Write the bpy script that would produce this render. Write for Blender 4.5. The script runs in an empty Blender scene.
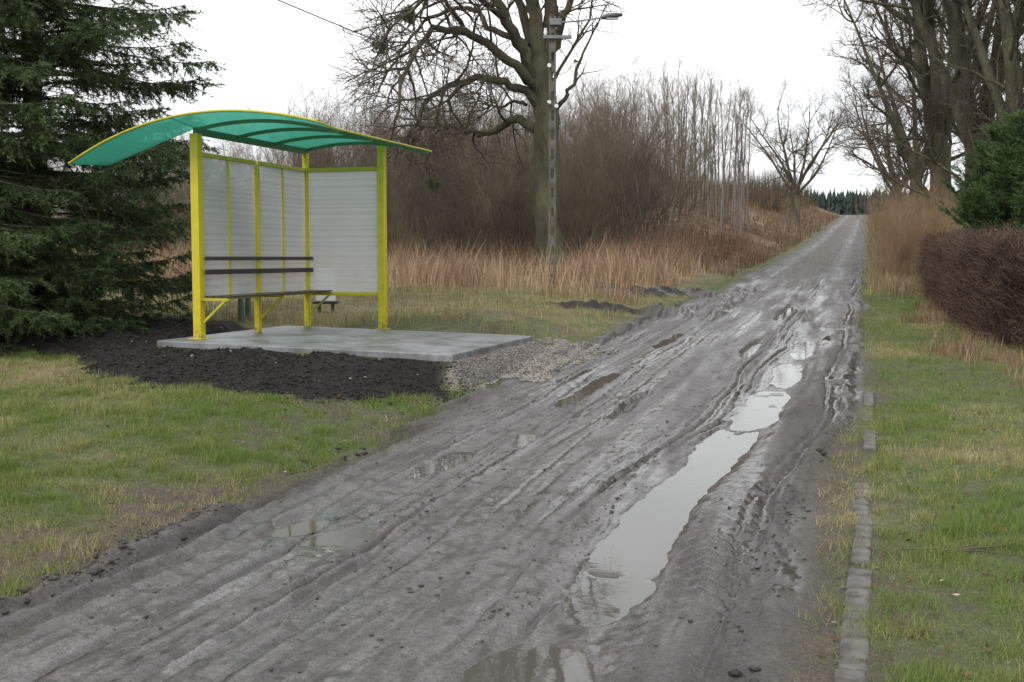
import bpy, math, random
import numpy as np
R = math.radians
random.seed(7)
rng = np.random.default_rng(7)
SC = bpy.context.scene
COL = SC.collection

# ------------------------------------------------------------------ camera, sky, sun, exposure
F = 1150.0; HC = 1.6; PITCH = math.atan(83 / F)
cam_d = bpy.data.cameras.new('camera'); cam = bpy.data.objects.new('camera', cam_d); COL.objects.link(cam)
cam_d.sensor_width = 36; cam_d.lens = 36 * F / 1024; cam_d.clip_start = 0.05; cam_d.clip_end = 5000
cam.location = (0, 0, HC); cam.rotation_euler = (R(90) - PITCH, 0, 0)
SC.camera = cam
SUN_EL, SUN_AZ = R(48), R(215)
w = bpy.data.worlds.new('World'); SC.world = w; w.use_nodes = True
nt = w.node_tree; nt.nodes.clear()
sky = nt.nodes.new('ShaderNodeTexSky'); sky.sky_type = 'NISHITA'; sky.sun_disc = False
sky.sun_elevation = SUN_EL; sky.sun_rotation = SUN_AZ; sky.air_density = 1; sky.dust_density = 3
hs = nt.nodes.new('ShaderNodeHueSaturation'); hs.inputs['Saturation'].default_value = 0.25
tcw = nt.nodes.new('ShaderNodeTexCoord')
mpw = nt.nodes.new('ShaderNodeMapping'); mpw.inputs['Scale'].default_value = (1, 1, 3)
nzw = nt.nodes.new('ShaderNodeTexNoise'); nzw.inputs['Scale'].default_value = 1.6; nzw.inputs['Detail'].default_value = 4
crw = nt.nodes.new('ShaderNodeValToRGB')
crw.color_ramp.elements[0].position = .3; crw.color_ramp.elements[0].color = (5.5, 5.85, 6.3, 1)
crw.color_ramp.elements[1].position = .7; crw.color_ramp.elements[1].color = (11.4, 11.5, 11.6, 1)
mxw = nt.nodes.new('ShaderNodeMixRGB'); mxw.inputs[0].default_value = .85
bg = nt.nodes.new('ShaderNodeBackground'); bg.inputs['Strength'].default_value = 0.09
ow = nt.nodes.new('ShaderNodeOutputWorld')
L = nt.links.new
L(sky.outputs[0], hs.inputs['Color']); L(tcw.outputs['Generated'], mpw.inputs[0]); L(mpw.outputs[0], nzw.inputs['Vector'])
L(nzw.outputs['Fac'], crw.inputs[0]); L(hs.outputs[0], mxw.inputs[1]); L(crw.outputs[0], mxw.inputs[2])
L(mxw.outputs[0], bg.inputs['Color']); L(bg.outputs[0], ow.inputs['Surface'])
sd = bpy.data.lights.new('sun', 'SUN'); sun = bpy.data.objects.new('sun', sd); COL.objects.link(sun)
sd.energy = 1.15; sd.angle = R(25); sd.color = (1, .975, .94)
sun.rotation_euler = (R(90) - SUN_EL, 0, R(180) - SUN_AZ)
SC.view_settings.view_transform = 'Standard'; SC.view_settings.look = 'None'
SC.view_settings.exposure = 0.72; SC.view_settings.gamma = 1; SC.view_settings.use_curve_mapping = False
SC.cycles.max_bounces = 6; SC.cycles.transparent_max_bounces = 12
SC.cycles.diffuse_bounces = 3; SC.cycles.glossy_bounces = 2

# ------------------------------------------------------------------ frames and noise
A = R(17.1); CA, SA = math.cos(A), math.sin(A); X0 = -1.94
def st2xy(s, t): return X0 + s * SA + t * CA, s * CA - t * SA
def xy2st(x, y):
    dx = x - X0
    return dx * SA + y * CA, dx * CA - y * SA
def PX(x, y, Y):
    "the point at forward distance Y seen at photo pixel (x, y)"
    a = (x - 512) / F; b = (341 - y) / F
    c, s_ = math.cos(PITCH), math.sin(PITCH)
    dy = c + b * s_; dz = b * c - s_
    k = Y / dy
    return (a * k, Y, HC + dz * k)
def h2(i, j, seed):
    i = i.astype(np.int64); j = j.astype(np.int64)
    n = (i * 374761393 + j * 668265263 + seed * 362437) & 0xffffffff
    n = ((n ^ (n >> 13)) * 1274126177) & 0xffffffff
    n = (n ^ (n >> 16)) & 0xffff
    return n / 65535.0
def vn(x, y, seed=0):
    x = np.asarray(x, float); y = np.asarray(y, float)
    i, j = np.floor(x), np.floor(y); u, v = x - i, y - j
    u = u * u * (3 - 2 * u); v = v * v * (3 - 2 * v)
    a = h2(i, j, seed); b = h2(i + 1, j, seed); c = h2(i, j + 1, seed); d = h2(i + 1, j + 1, seed)
    return (a * (1 - u) + b * u) * (1 - v) + (c * (1 - u) + d * u) * v - .5
def fbm(x, y, o=4, seed=0, g=.5):
    r = 0; a = 1
    for k in range(o):
        r = r + a * vn(x * 2 ** k + 17.3 * k, y * 2 ** k - 9.1 * k, seed + k); a *= g
    return r
def ss(a, b, x):
    t = np.clip((x - a) / (b - a), 0, 1); return t * t * (3 - 2 * t)
GZ = np.array([-60, 0, 4, 7, 9, 11.5, 15, 20, 25, 40, 59, 80, 99, 140, 180, 195, 215, 260, 400, 1300.])
GH = np.array([0, 0, .0, .04, .10, .19, .34, .52, .70, 1.26, 2.0, 3.0, 4.0, 6.1, 8.3, 8.75, 8.9, 8.6, 6, 3.])
_q = np.linspace(-60, 1300, 13601); _g = np.interp(_q, GZ, GH)
for wd in (21, 21):
    _g = np.convolve(np.pad(_g, wd // 2, mode='edge'), np.ones(wd) / wd, 'valid')
def g(s): return np.interp(s * CA, _q, _g)
def seg(x, y, a, b):
    ax, ay = a; bx, by = b; dx, dy = bx - ax, by - ay
    k = np.clip(((x - ax) * dx + (y - ay) * dy) / (dx * dx + dy * dy), 0, 1)
    return np.hypot(x - ax - k * dx, y - ay - k * dy)
def poly_sd(x, y, P):
    "signed distance, negative inside"
    d = np.full(np.shape(x), 1e9); ins = np.zeros(np.shape(x), bool)
    for i in range(len(P)):
        a, b = P[i], P[(i + 1) % len(P)]
        d = np.minimum(d, seg(x, y, a, b))
        if a[1] != b[1]:
            c = ((a[1] > y) != (b[1] > y)) & (x < (b[0] - a[0]) * (y - a[1]) / (b[1] - a[1]) + a[0])
            ins ^= c
    return np.where(ins, -d, d)
SOIL = [(10.3, -5.6), (9.85, -4.32), (9.8, -3.31), (10.5, -2.75), (11.3, -2.25), (12.05, -2.3), (12.05, -6.1), (15, -6.2), (16, -9.5), (12.5, -9.5), (12.1, -8), (11.6, -6.7)]
GRAV = [(11.9, -2.15), (12.1, -2.45), (15.1, -2.45), (16.5, -2.2), (15.9, -1.62), (14.6, -1.72), (13.0, -1.85), (12.0, -2.05)]
SLAB_S, SLAB_T = (12.0, 15.1), (-5.95, -2.32)
PUD = [  # wheel-track puddles: s0, s1, offset from the right track (or t), half width, depth, follows right track
    (5.35, 10.9, 0.03, -.02, .175, .042, 1), (10.55, 13.1, .0, .0, .20, .022, 1), (3.6, 5.25, -.05, -.05, .26, .030, 1), (13.1, 15.4, .08, .05, .15, .018, 1), (15.6, 18.0, .12, .1, .12, .018, 1),
    (6.3, 7.05, -1.38, -1.35, .13, .035, 0), (6.05, 6.9, -1.03, -1.0, .15, .035, 0), (8.1, 9.3, -1.22, -1.20, .14, .03, 0), (9.3, 10.3, -.82, -.86, .07, .022, 0),
    (11.4, 14.2, -1.02, -.98, .10, .02, 0), (10.6, 12.6, -.35, -.3, .06, .015, 0), (12.8, 14.6, -1.42, -1.38, .06, .018, 0), (16.5, 19, -.95, -.95, .08, .018, 0), (19.2, 20.6, 1.36, 1.40, .20, .03, 0), (17.6, 18.4, 1.38, 1.4, .10, .02, 0),
    (21, 25, .4, .45, .09, .02, 0), (15.5, 18, .35, .4, .07, .02, 0), (3.5, 6.2, -1.62, -1.6, .045, .02, 0)]
def rtrack(s): return np.interp(s, [3, 5, 7, 8.2, 10.7, 12.7, 20, 60], [.66, .69, .62, .69, .87, .93, .98, .85])

def terrain(s, t, x, y):
    """height and masks of the ground"""
    gs = g(s)
    road = ss(1.75, 1.4, t - .2 * ss(9, 13, s) + .22 * fbm(s * .5, t * 0 + 3, 3, 5)) * ss(-2.15, -1.65, t - .28 * ss(19, 30, s) + .35 * fbm(s * .35, t * 0 + 9, 3, 6))
    nearf = ss(3.5, 10, s)
    left = (.10 + .18 * nearf) * ss(-1.7, -3.8, t)
    bank = 1.9 * ss(34, 70, s) * ss(-2.6, -9, t) * ss(400, 250, s)
    right = .06 * ss(1.7, 3.5, t) + .45 * ss(28, 50, s) * ss(2.2, 5, t)
    h = gs + left + bank + right
    h = h + (1 - road) * (.05 * fbm(x * .7, y * .7, 3, 11) + .022 * fbm(x * 4, y * 4, 3, 12))
    far = ss(60, 20, s)
    # --- road relief
    wob = .10 * vn(s * .35, s * 0, 31) + .04 * vn(s * 1.3, s * 0, 32)
    tt = t + wob
    G = lambda c, wd: np.exp(-((tt - c) / wd) ** 2)
    rt_ = rtrack(s); tr = tt - rt_ + .66                      # lateral frame of the right hand wheel track
    Gr = lambda c, wd: np.exp(-((tr - c) / wd) ** 2)
    rel = -.04 * G(-1.12, .24) - .045 * Gr(.66, .27) + .015 * G(-.2, .5)
    dark = np.zeros(np.shape(s)); JIT = .012 * fbm(s * 9, t * 9, 2, 63)
    for k, (c, wd, d, fr) in enumerate([(-1.98, .045, .045, 0), (-1.80, .035, .06, 0), (-1.62, .045, .055, 0), (-1.47, .03, .045, 0), (-1.33, .025, .03, 0), (-1.2, .03, .035, 0), (-1.05, .02, .025, 0), (-.90, .025, .035, 0), (-.74, .03, .06, 0), (-.66, .02, .03, 0), (-.45, .025, .018, 0), (-.12, .03, .014, 0), (.1, .02, .02, 1), (-1.72, .018, .04, 0), (-1.54, .018, .035, 0), (-1.4, .015, .03, 0), (-.58, .015, .025, 0), (-.3, .018, .02, 0), (.02, .015, .02, 1), (.18, .015, .025, 1),
                                    (.25, .03, .045, 1), (.36, .022, .04, 1), (.43, .02, .03, 1), (1.34, .05, .05, 1), (1.22, .02, .03, 1), (-2.15, .05, .04, 0)]):
        am = 1.15 * np.clip(.5 + 1.7 * vn(s * .35 + 7 * k, s * 0 + k, 40 + k), 0, 1)
        cc = c + .07 * vn(s * .6, s * 0 + k * 3, 60 + k) + .02 * vn(s * 3, s * 0 + k * 3, 61 + k) + JIT; q = tr if fr else tt
        gv = np.exp(-((q - cc) / wd) ** 2) * am
        d = d * .72; rel = rel - d * gv + .5 * d * am * np.exp(-((q - cc - 2.0 * wd) / (wd * .9)) ** 2) * np.clip(.8 + 1.2 * vn(s * 6, s * 0 + k, 62 + k), 0, 1.5)
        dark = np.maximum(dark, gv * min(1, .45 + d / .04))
    # tractor lugs on the right hand berm, and a crumbly ridge beside it
    lug = np.maximum(0, np.sin((s * 6.0 + np.abs(tr - 1.07) * 7) * 2 * math.pi)) * ss(.21, .17, np.abs(tr - 1.07)) * ss(16, 12, s) * np.clip(.6 + 1.4 * vn(s * .8, t, 88), 0, 1)
    rel = rel + .03 * np.exp(-((tr - 1.07) / .22) ** 2) + .034 * lug
    rel = rel + .07 * np.exp(-((tr - 1.42) / .07) ** 2) * np.clip(.5 + 2 * fbm(s * 3, t * 5, 2, 77), 0, 1)
    rel = rel + .10 * np.exp(-((tt + 1.90) / .10) ** 2) * np.clip(.2 + 2.4 * fbm(s * 3, t * 5, 2, 78), 0, 1)
    rel = rel + .011 * fbm(s * .6, t * 12, 4, 80) + .006 * fbm(s * 6, t * 13, 3, 81) + .007 * fbm(s * 22, t * 26, 2, 82)
    rel = rel + .030 * fbm(s * 7, t * 9, 4, 85) * np.maximum(np.exp(-((tr - 1.35) / .22) ** 2), np.exp(-((tt + 1.85) / .22) ** 2))
    clod = np.clip(fbm(s * 11, t * 14, 2, 83) - .30, 0, 1)
    rel = rel + .09 * clod * np.clip(.2 + 2.2 * vn(s * .7, t * 2, 84), 0, 1)
    rdw = ss(2.1, 1.7, t) * ss(-2.6, -2.0, t)
    rel = np.where(np.abs(rel) > .06, np.sign(rel) * (.06 + (np.abs(rel) - .06) * .4), rel)
    h = h + rel * rdw * (.5 + .5 * far)
    # --- puddle basins
    pud = np.zeros(np.shape(s)); lev = np.full(np.shape(s), -99.)
    for (s0, s1, t0, t1, hw, dp, fol) in PUD:
        k = np.clip((s - s0) / (s1 - s0), 0, 1)
        c = t0 + (t1 - t0) * k + .05 * vn(s * 1.7, s * 0, 90) + (rt_ if fol else 0)
        hh = hw * (1 + .28 * vn(s * 1.1, s * 0 + s0, 91) + .22 * vn(s * 4, s * 0 + s0, 92))
        hh = hh * (.12 + .88 * np.clip(np.minimum(s - s0, s1 - s) / min(.5, .45 * (s1 - s0)), 0, 1) ** .5) + .03 * vn(s * 11, t * 9, 95)
        m = ss(hh * 1.45, hh * .75, np.abs(t - c) + .035 * fbm(s * 6, t * 6, 2, 94)) * ss(s0 - .15, s0 + .3, s) * ss(s1 + .1, s1 - .4, s)
        lv = g(s) - (.038 if dp > .03 else .042 if hw < .15 else .036)
        h = h * (1 - m) + (lv - dp * .35 + (.75 if s0 > 10 and fol else .42) * dp * fbm(s * 3.5, t * 10, 3, 93)) * m
        h = np.where((m > .015) & (m < .42), np.maximum(h, lv + .006), h)
        pud = np.maximum(pud, m); lev = np.where(m > .02, lv, lev)
    # --- soil heap, gravel, slab bed
    so = poly_sd(s, t, SOIL) + .38 * fbm(s * 2.2, t * 2.2, 3, 100)
    soil = ss(.10, -.06, so)
    gr = poly_sd(s, t, GRAV) + .40 * fbm(s * 3, t * 3, 3, 101)
    grav = ss(.10, -.1, gr) * (1 - soil)
    slabz = .645 + (-5.6 - t) * .020
    inside = ss(.25, -.05, np.maximum(np.maximum(SLAB_S[0] - s, s - SLAB_S[1]), np.maximum(SLAB_T[0] - t, t - SLAB_T[1])))
    h = h * (1 - inside) + (slabz - .06) * inside
    h = h + soil * (.085 + .02 * ss(10.8, 11.9, s) + .10 * fbm(x * 3.2, y * 3.2, 4, 102) + .045 * fbm(x * 13, y * 13, 3, 103)) * ss(.1, -.4, so) * (1 - .8 * inside)
    h = h + grav * .02 * fbm(x * 20, y * 20, 2, 104)
    # --- side tracks of black mud over the left verge, two wheel marks over the right lawn
    jn = fbm(x * 1.5, y * 1.5, 3, 110)
    d1 = np.minimum(seg(x, y, (.75, 20.3), (2.2, 21.3)), seg(x, y, (2.2, 21.3), (3.6, 21.4))) + .3 * jn
    d2 = np.minimum(seg(x, y, (2.2, 24.4), (3.2, 25.6)), seg(x, y, (3.2, 25.6), (4.3, 26.6))) + .4 * jn
    d3 = seg(x, y, (3.4, 21.0), (5.4, 27.5)) + .35 * fbm(x * 1.3, y * 1.3, 3, 112)
    mudp = np.maximum(np.maximum(ss(.34, .2, d1), ss(.55, .35, d2)), .9 * ss(.42, .2, d3))
    h = h + mudp * (.07 + .16 * fbm(x * 4, y * 4, 3, 113))
    d4 = np.minimum(seg(x, y, (3.4, 12.3), (5.5, 12.0)), seg(x, y, (3.5, 12.9), (6.5, 13.0))) + .12 * fbm(x * 2, y * 2, 3, 114)
    lane = ss(.14, .05, d4)
    h = h - .02 * lane
    return h, dict(road=road, pud=pud, lev=lev, soil=soil, grav=grav, mudp=mudp, lane=lane, inside=inside, dark=dark * rdw, tr=tr)
def HZ(x, y):
    x = np.atleast_1d(np.asarray(x, float)); y = np.atleast_1d(np.asarray(y, float))
    s, t = xy2st(x, y)
    return terrain(s, t, x, y)[0]
def hz(x, y): return float(HZ(x, y)[0])

# ------------------------------------------------------------------ materials
def new_mat(name):
    m = bpy.data.materials.new(name); m.use_nodes = True
    n = m.node_tree; b = n.nodes['Principled BSDF']
    return m, n, b
def mat(name, c1, c2=None, scale=6, rough=.8, bump=0, bscale=None, detail=5, metal=0, spec=.5, stretch=(1, 1, 1), trans=0, coord='Object', bdist=.02):
    m, n, b = new_mat(name); c2 = c2 or c1
    tc = n.nodes.new('ShaderNodeTexCoord'); mp = n.nodes.new('ShaderNodeMapping'); mp.inputs['Scale'].default_value = stretch
    nz = n.nodes.new('ShaderNodeTexNoise'); nz.inputs['Scale'].default_value = scale; nz.inputs['Detail'].default_value = detail
    cr = n.nodes.new('ShaderNodeValToRGB')
    cr.color_ramp.elements[0].position = .35; cr.color_ramp.elements[0].color = (*c1, 1)
    cr.color_ramp.elements[1].position = .65; cr.color_ramp.elements[1].color = (*c2, 1)
    l = n.links.new
    l(tc.outputs[coord], mp.inputs[0]); l(mp.outputs[0], nz.inputs['Vector']); l(nz.outputs['Fac'], cr.inputs[0]); l(cr.outputs[0], b.inputs['Base Color'])
    b.inputs['Roughness'].default_value = rough; b.inputs['Metallic'].default_value = metal
    b.inputs['Specular IOR Level'].default_value = spec
    if bump:
        n2 = n.nodes.new('ShaderNodeTexNoise'); n2.inputs['Scale'].default_value = bscale or scale * 4; n2.inputs['Detail'].default_value = 5
        bp = n.nodes.new('ShaderNodeBump'); bp.inputs['Strength'].default_value = bump; bp.inputs['Distance'].default_value = bdist
        l(mp.outputs[0], n2.inputs['Vector']); l(n2.outputs['Fac'], bp.inputs['Height']); l(bp.outputs[0], b.inputs['Normal'])
    return m
def mat_attr(name, rough=.7, trans=.0, spec=.3):
    "base colour from a per-blade colour attribute"
    m, n, b = new_mat(name)
    at = n.nodes.new('ShaderNodeAttribute'); at.attribute_name = 'col'
    n.links.new(at.outputs['Color'], b.inputs['Base Color'])
    b.inputs['Roughness'].default_value = rough; b.inputs['Specular IOR Level'].default_value = spec
    if trans:
        tr = n.nodes.new('ShaderNodeBsdfTranslucent'); mx = n.nodes.new('ShaderNodeMixShader'); mx.inputs[0].default_value = trans
        n.links.new(at.outputs['Color'], tr.inputs['Color']); n.links.new(b.outputs[0], mx.inputs[1]); n.links.new(tr.outputs[0], mx.inputs[2])
        n.links.new(mx.outputs[0], n.nodes['Material Output'].inputs['Surface'])
    return m
# ground: colour and wetness vary from place to place (attributes), fine grain added by nodes
def ground_mat():
    m, n, b = new_mat('ground')
    l = n.links.new
    at = n.nodes.new('ShaderNodeAttribute'); at.attribute_name = 'gcol'
    ar = n.nodes.new('ShaderNodeAttribute'); ar.attribute_name = 'grough'
    tc = n.nodes.new('ShaderNodeTexCoord')
    mx = None
    n1 = n.nodes.new('ShaderNodeTexNoise'); n1.inputs['Scale'].default_value = 38; n1.inputs['Detail'].default_value = 6; n1.inputs['Roughness'].default_value = .7
    n2 = n.nodes.new('ShaderNodeTexNoise'); n2.inputs['Scale'].default_value = 7; n2.inputs['Detail'].default_value = 5
    l(tc.outputs['Object'], n1.inputs['Vector']); l(tc.outputs['Object'], n2.inputs['Vector'])
    m1 = n.nodes.new('ShaderNodeMapRange'); m1.inputs[1].default_value = .3; m1.inputs[2].default_value = .7; m1.inputs[3].default_value = .55; m1.inputs[4].default_value = 1.45
    l(n1.outputs['Fac'], m1.inputs[0])
    m2 = n.nodes.new('ShaderNodeMapRange'); m2.inputs[1].default_value = .3; m2.inputs[2].default_value = .7; m2.inputs[3].default_value = .8; m2.inputs[4].default_value = 1.2
    l(n2.outputs['Fac'], m2.inputs[0])
    mu = n.nodes.new('ShaderNodeMath'); mu.operation = 'MULTIPLY'; l(m1.outputs[0], mu.inputs[0]); l(m2.outputs[0], mu.inputs[1])
    n3 = n.nodes.new('ShaderNodeTexNoise'); n3.inputs['Scale'].default_value = 130; n3.inputs['Detail'].default_value = 3; l(tc.outputs['Object'], n3.inputs['Vector'])
    m3 = n.nodes.new('ShaderNodeMapRange'); m3.inputs[1].default_value = .35; m3.inputs[2].default_value = .65; m3.inputs[3].default_value = .6; m3.inputs[4].default_value = 1.4; l(n3.outputs['Fac'], m3.inputs[0])
    mu0 = mu; mu = n.nodes.new('ShaderNodeMath'); mu.operation = 'MULTIPLY'; l(mu0.outputs[0], mu.inputs[0]); l(m3.outputs[0], mu.inputs[1])
    vm = n.nodes.new('ShaderNodeVectorMath'); vm.operation = 'SCALE'
    l(at.outputs['Color'], vm.inputs[0]); l(mu.outputs[0], vm.inputs['Scale'])
    l(vm.outputs[0], b.inputs['Base Color'])
    ra = n.nodes.new('ShaderNodeMath'); ra.operation = 'MULTIPLY_ADD'; ra.inputs[1].default_value = .5
    sb = n.nodes.new('ShaderNodeMath'); sb.operation = 'SUBTRACT'; sb.inputs[1].default_value = .5
    l(n2.outputs['Fac'], sb.inputs[0]); l(sb.outputs[0], ra.inputs[0]); l(ar.outputs['Fac'], ra.inputs[2]); l(ra.outputs[0], b.inputs['Roughness'])
    bp = n.nodes.new('ShaderNodeBump'); bp.inputs['Strength'].default_value = .8; bp.inputs['Distance'].default_value = .012
    bs = n.nodes.new('ShaderNodeMapRange'); bs.inputs[1].default_value = .15; bs.inputs[2].default_value = .6; bs.inputs[3].default_value = .12; bs.inputs[4].default_value = .9; l(ar.outputs['Fac'], bs.inputs[0]); l(bs.outputs[0], bp.inputs['Strength'])
    l(n1.outputs['Fac'], bp.inputs['Height']); l(bp.outputs[0], b.inputs['Normal'])
    b.inputs['Specular IOR Level'].default_value = .5
    return m
M_GROUND = ground_mat()
M_WATER, _n, _b = new_mat('muddy_water')
_b.inputs['Base Color'].default_value = (.085, .08, .068, 1); _b.inputs['Roughness'].default_value = .03; _b.inputs['IOR'].default_value = 1.5
_z = _n.nodes.new('ShaderNodeTexNoise'); _z.inputs['Scale'].default_value = 9; _bp = _n.nodes.new('ShaderNodeBump'); _bp.inputs['Strength'].default_value = .05; _bp.inputs['Distance'].default_value = .01
_tc = _n.nodes.new('ShaderNodeTexCoord'); _n.links.new(_tc.outputs['Object'], _z.inputs['Vector'])
_n.links.new(_z.outputs['Fac'], _bp.inputs['Height']); _n.links.new(_bp.outputs[0], _b.inputs['Normal'])
M_YEL = mat('yellow_paint', (.52, .44, .015), (.60, .50, .02), scale=9, rough=.42, bump=.05, bscale=60)
def grime(m, hgt, col, sc=7):
    n = m.node_tree; l = n.links.new; b = n.nodes['Principled BSDF']; src = b.inputs['Base Color'].links[0].from_socket
    tc = n.nodes.new('ShaderNodeTexCoord'); sp = n.nodes.new('ShaderNodeSeparateXYZ'); l(tc.outputs['Object'], sp.inputs[0])
    nz = n.nodes.new('ShaderNodeTexNoise'); nz.inputs['Scale'].default_value = sc; nz.inputs['Detail'].default_value = 8; nz.inputs['Roughness'].default_value = .65; l(tc.outputs['Object'], nz.inputs['Vector'])
    mr = n.nodes.new('ShaderNodeMapRange'); mr.inputs[1].default_value = 0; mr.inputs[2].default_value = hgt; mr.inputs[3].default_value = .40; mr.inputs[4].default_value = .66; l(sp.outputs['Z'], mr.inputs[0])
    sb = n.nodes.new('ShaderNodeMath'); sb.operation = 'SUBTRACT'; l(nz.outputs['Fac'], sb.inputs[0]); l(mr.outputs[0], sb.inputs[1])
    ml = n.nodes.new('ShaderNodeMath'); ml.operation = 'MULTIPLY'; ml.inputs[1].default_value = 4; ml.use_clamp = True; l(sb.outputs[0], ml.inputs[0])
    mx = n.nodes.new('ShaderNodeMixRGB'); l(ml.outputs[0], mx.inputs[0]); l(src, mx.inputs[1]); mx.inputs[2].default_value = (*col, 1); l(mx.outputs[0], b.inputs['Base Color'])
grime(M_YEL, .28, (.12, .10, .06), 22)
M_YELD = mat('yellow_trim_paint', (.42, .38, .03), (.5, .45, .04), scale=9, rough=.5)
M_DARK = mat('black_plank_paint', (.018, .014, .013), (.03, .024, .022), scale=14, rough=.5)
M_BEAM = mat('dark_roof_bar_paint', (.07, .15, .08), (.09, .19, .09), scale=8, rough=.5)
M_SEAT = mat('seat_plank_varnish', (.035, .02, .016), (.06, .035, .028), scale=20, rough=.45, stretch=(1, 8, 1))
M_CONC = mat('wet_concrete_slab', (.20, .21, .225), (.285, .29, .30), scale=1.7, rough=.42, bump=.25, bscale=45, detail=8)
grime(M_CONC, -.9, (.10, .092, .082), 2.6)
M_KERB = mat('old_kerb_concrete', (.065, .057, .048), (.16, .148, .138), scale=9, rough=.8, bump=.6, bscale=50, detail=8)
M_POLE = mat('pole_concrete', (.075, .068, .052), (.15, .14, .118), scale=5, rough=.85, bump=.3, bscale=60)
M_STEEL = mat('galvanised_steel', (.16, .165, .17), (.22, .225, .23), scale=9, rough=.5, metal=.6)
M_LAMP = mat('lamp_housing_grey', (.05, .05, .053), (.07, .07, .073), scale=5, rough=.5)
M_GLASS = mat('lamp_glass', (.45, .45, .43), rough=.2)
M_CERAM = mat('white_ceramic', (.7, .7, .68), rough=.25)
M_WIRE = mat('cable_black', (.05, .05, .055), rough=.6)
M_WBOX = mat('white_box_plastic', (.66, .66, .66), (.75, .75, .75), scale=3, rough=.5)
M_GPOST = mat('green_post_paint', (.05, .085, .07), (.07, .11, .09), scale=9, rough=.6)
M_BARK = mat('mossy_bark', (.052, .043, .031), (.115, .108, .058), scale=3.2, rough=.95, bump=1, bscale=9, stretch=(1, 1, .3), detail=10, bdist=.10)
M_BARK2 = mat('grey_brown_bark', (.07, .058, .042), (.16, .14, .095), scale=4, rough=.95, bump=1, bscale=10, stretch=(1, 1, .3), detail=10, bdist=.08)
M_TWIG = mat('twig_bark', (.075, .058, .042), (.12, .095, .07), scale=1.2, rough=.9)
M_TWIGR = mat('brown_twig_bark', (.10, .072, .05), (.18, .13, .09), scale=.8, rough=.9)
M_TWIGO = mat('russet_twig_bark', (.22, .145, .08), (.34, .235, .14), scale=1.2, rough=.9)
M_TWIGG = mat('pale_sapling_bark', (.15, .13, .105), (.24, .21, .18), scale=1.2, rough=.9)
M_HEDGE = mat('dark_hedge_twig', (.055, .033, .024), (.14, .085, .06), scale=3, rough=.9)
M_NEEDLE = mat_attr('spruce_needles', rough=.6, spec=.35, trans=.12)
M_BLADE = mat_attr('grass_blade', rough=.6, trans=.25, spec=.3)
M_DRY = mat_attr('dry_stalk', rough=.85, trans=.15, spec=.15)
M_STONE = mat_attr('stone', rough=.75, spec=.4)
M_MIST = mat('mistletoe_leaf', (.05, .075, .02), (.09, .12, .035), scale=8, rough=.6)

def sheet_mat(name, dcol, tcol, clear, lines=None, tint=(1, 1, 1)):
    m, n, b = new_mat(name); l = n.links.new
    b.inputs['Base Color'].default_value = (*dcol, 1); b.inputs['Roughness'].default_value = .3
    tr = n.nodes.new('ShaderNodeBsdfTranslucent'); tr.inputs['Color'].default_value = (*tcol, 1)
    tp = n.nodes.new('ShaderNodeBsdfTransparent'); tp.inputs['Color'].default_value = (*tint, 1)
    m1 = n.nodes.new('ShaderNodeMixShader'); m1.inputs[0].default_value = .6
    m2 = n.nodes.new('ShaderNodeMixShader'); m2.inputs[0].default_value = clear
    l(b.outputs[0], m1.inputs[1]); l(tr.outputs[0], m1.inputs[2]); l(m1.outputs[0], m2.inputs[1]); l(tp.outputs[0], m2.inputs[2])
    l(m2.outputs[0], n.nodes['Material Output'].inputs['Surface'])
    if lines:
        tc = n.nodes.new('ShaderNodeTexCoord'); sp = n.nodes.new('ShaderNodeSeparateXYZ'); l(tc.outputs['Object'], sp.inputs[0])
        nz = n.nodes.new('ShaderNodeTexNoise'); nz.noise_dimensions = '1D'; nz.inputs['Scale'].default_value = lines; nz.inputs['Detail'].default_value = 4
        l(sp.outputs['Z'], nz.inputs['W'])
        mr = n.nodes.new('ShaderNodeMapRange'); mr.inputs[1].default_value = .35; mr.inputs[2].default_value = .65; mr.inputs[3].default_value = clear - .07; mr.inputs[4].default_value = clear + .10
        l(nz.outputs['Fac'], mr.inputs[0]); l(mr.outputs[0], m2.inputs[0])
        cr = n.nodes.new('ShaderNodeMapRange'); cr.inputs[3].default_value = .85; cr.inputs[4].default_value = 1.12
        n3 = n.nodes.new('ShaderNodeTexNoise'); n3.inputs['Scale'].default_value = 2.2; l(tc.outputs['Object'], n3.inputs['Vector']); l(n3.outputs['Fac'], cr.inputs[0])
        vs = n.nodes.new('ShaderNodeVectorMath'); vs.operation = 'SCALE'; vs.inputs[0].default_value = dcol; l(cr.outputs[0], vs.inputs['Scale']); l(vs.outputs[0], b.inputs['Base Color'])
    return m
M_PANEL = sheet_mat('milky_wall_sheet', (.70, .70, .71), (.90, .90, .91), .46, lines=22)
M_ROOF = sheet_mat('green_roof_sheet', (.06, .25, .21), (.19, .56, .46), .42, tint=(.42, .78, .68))

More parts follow.
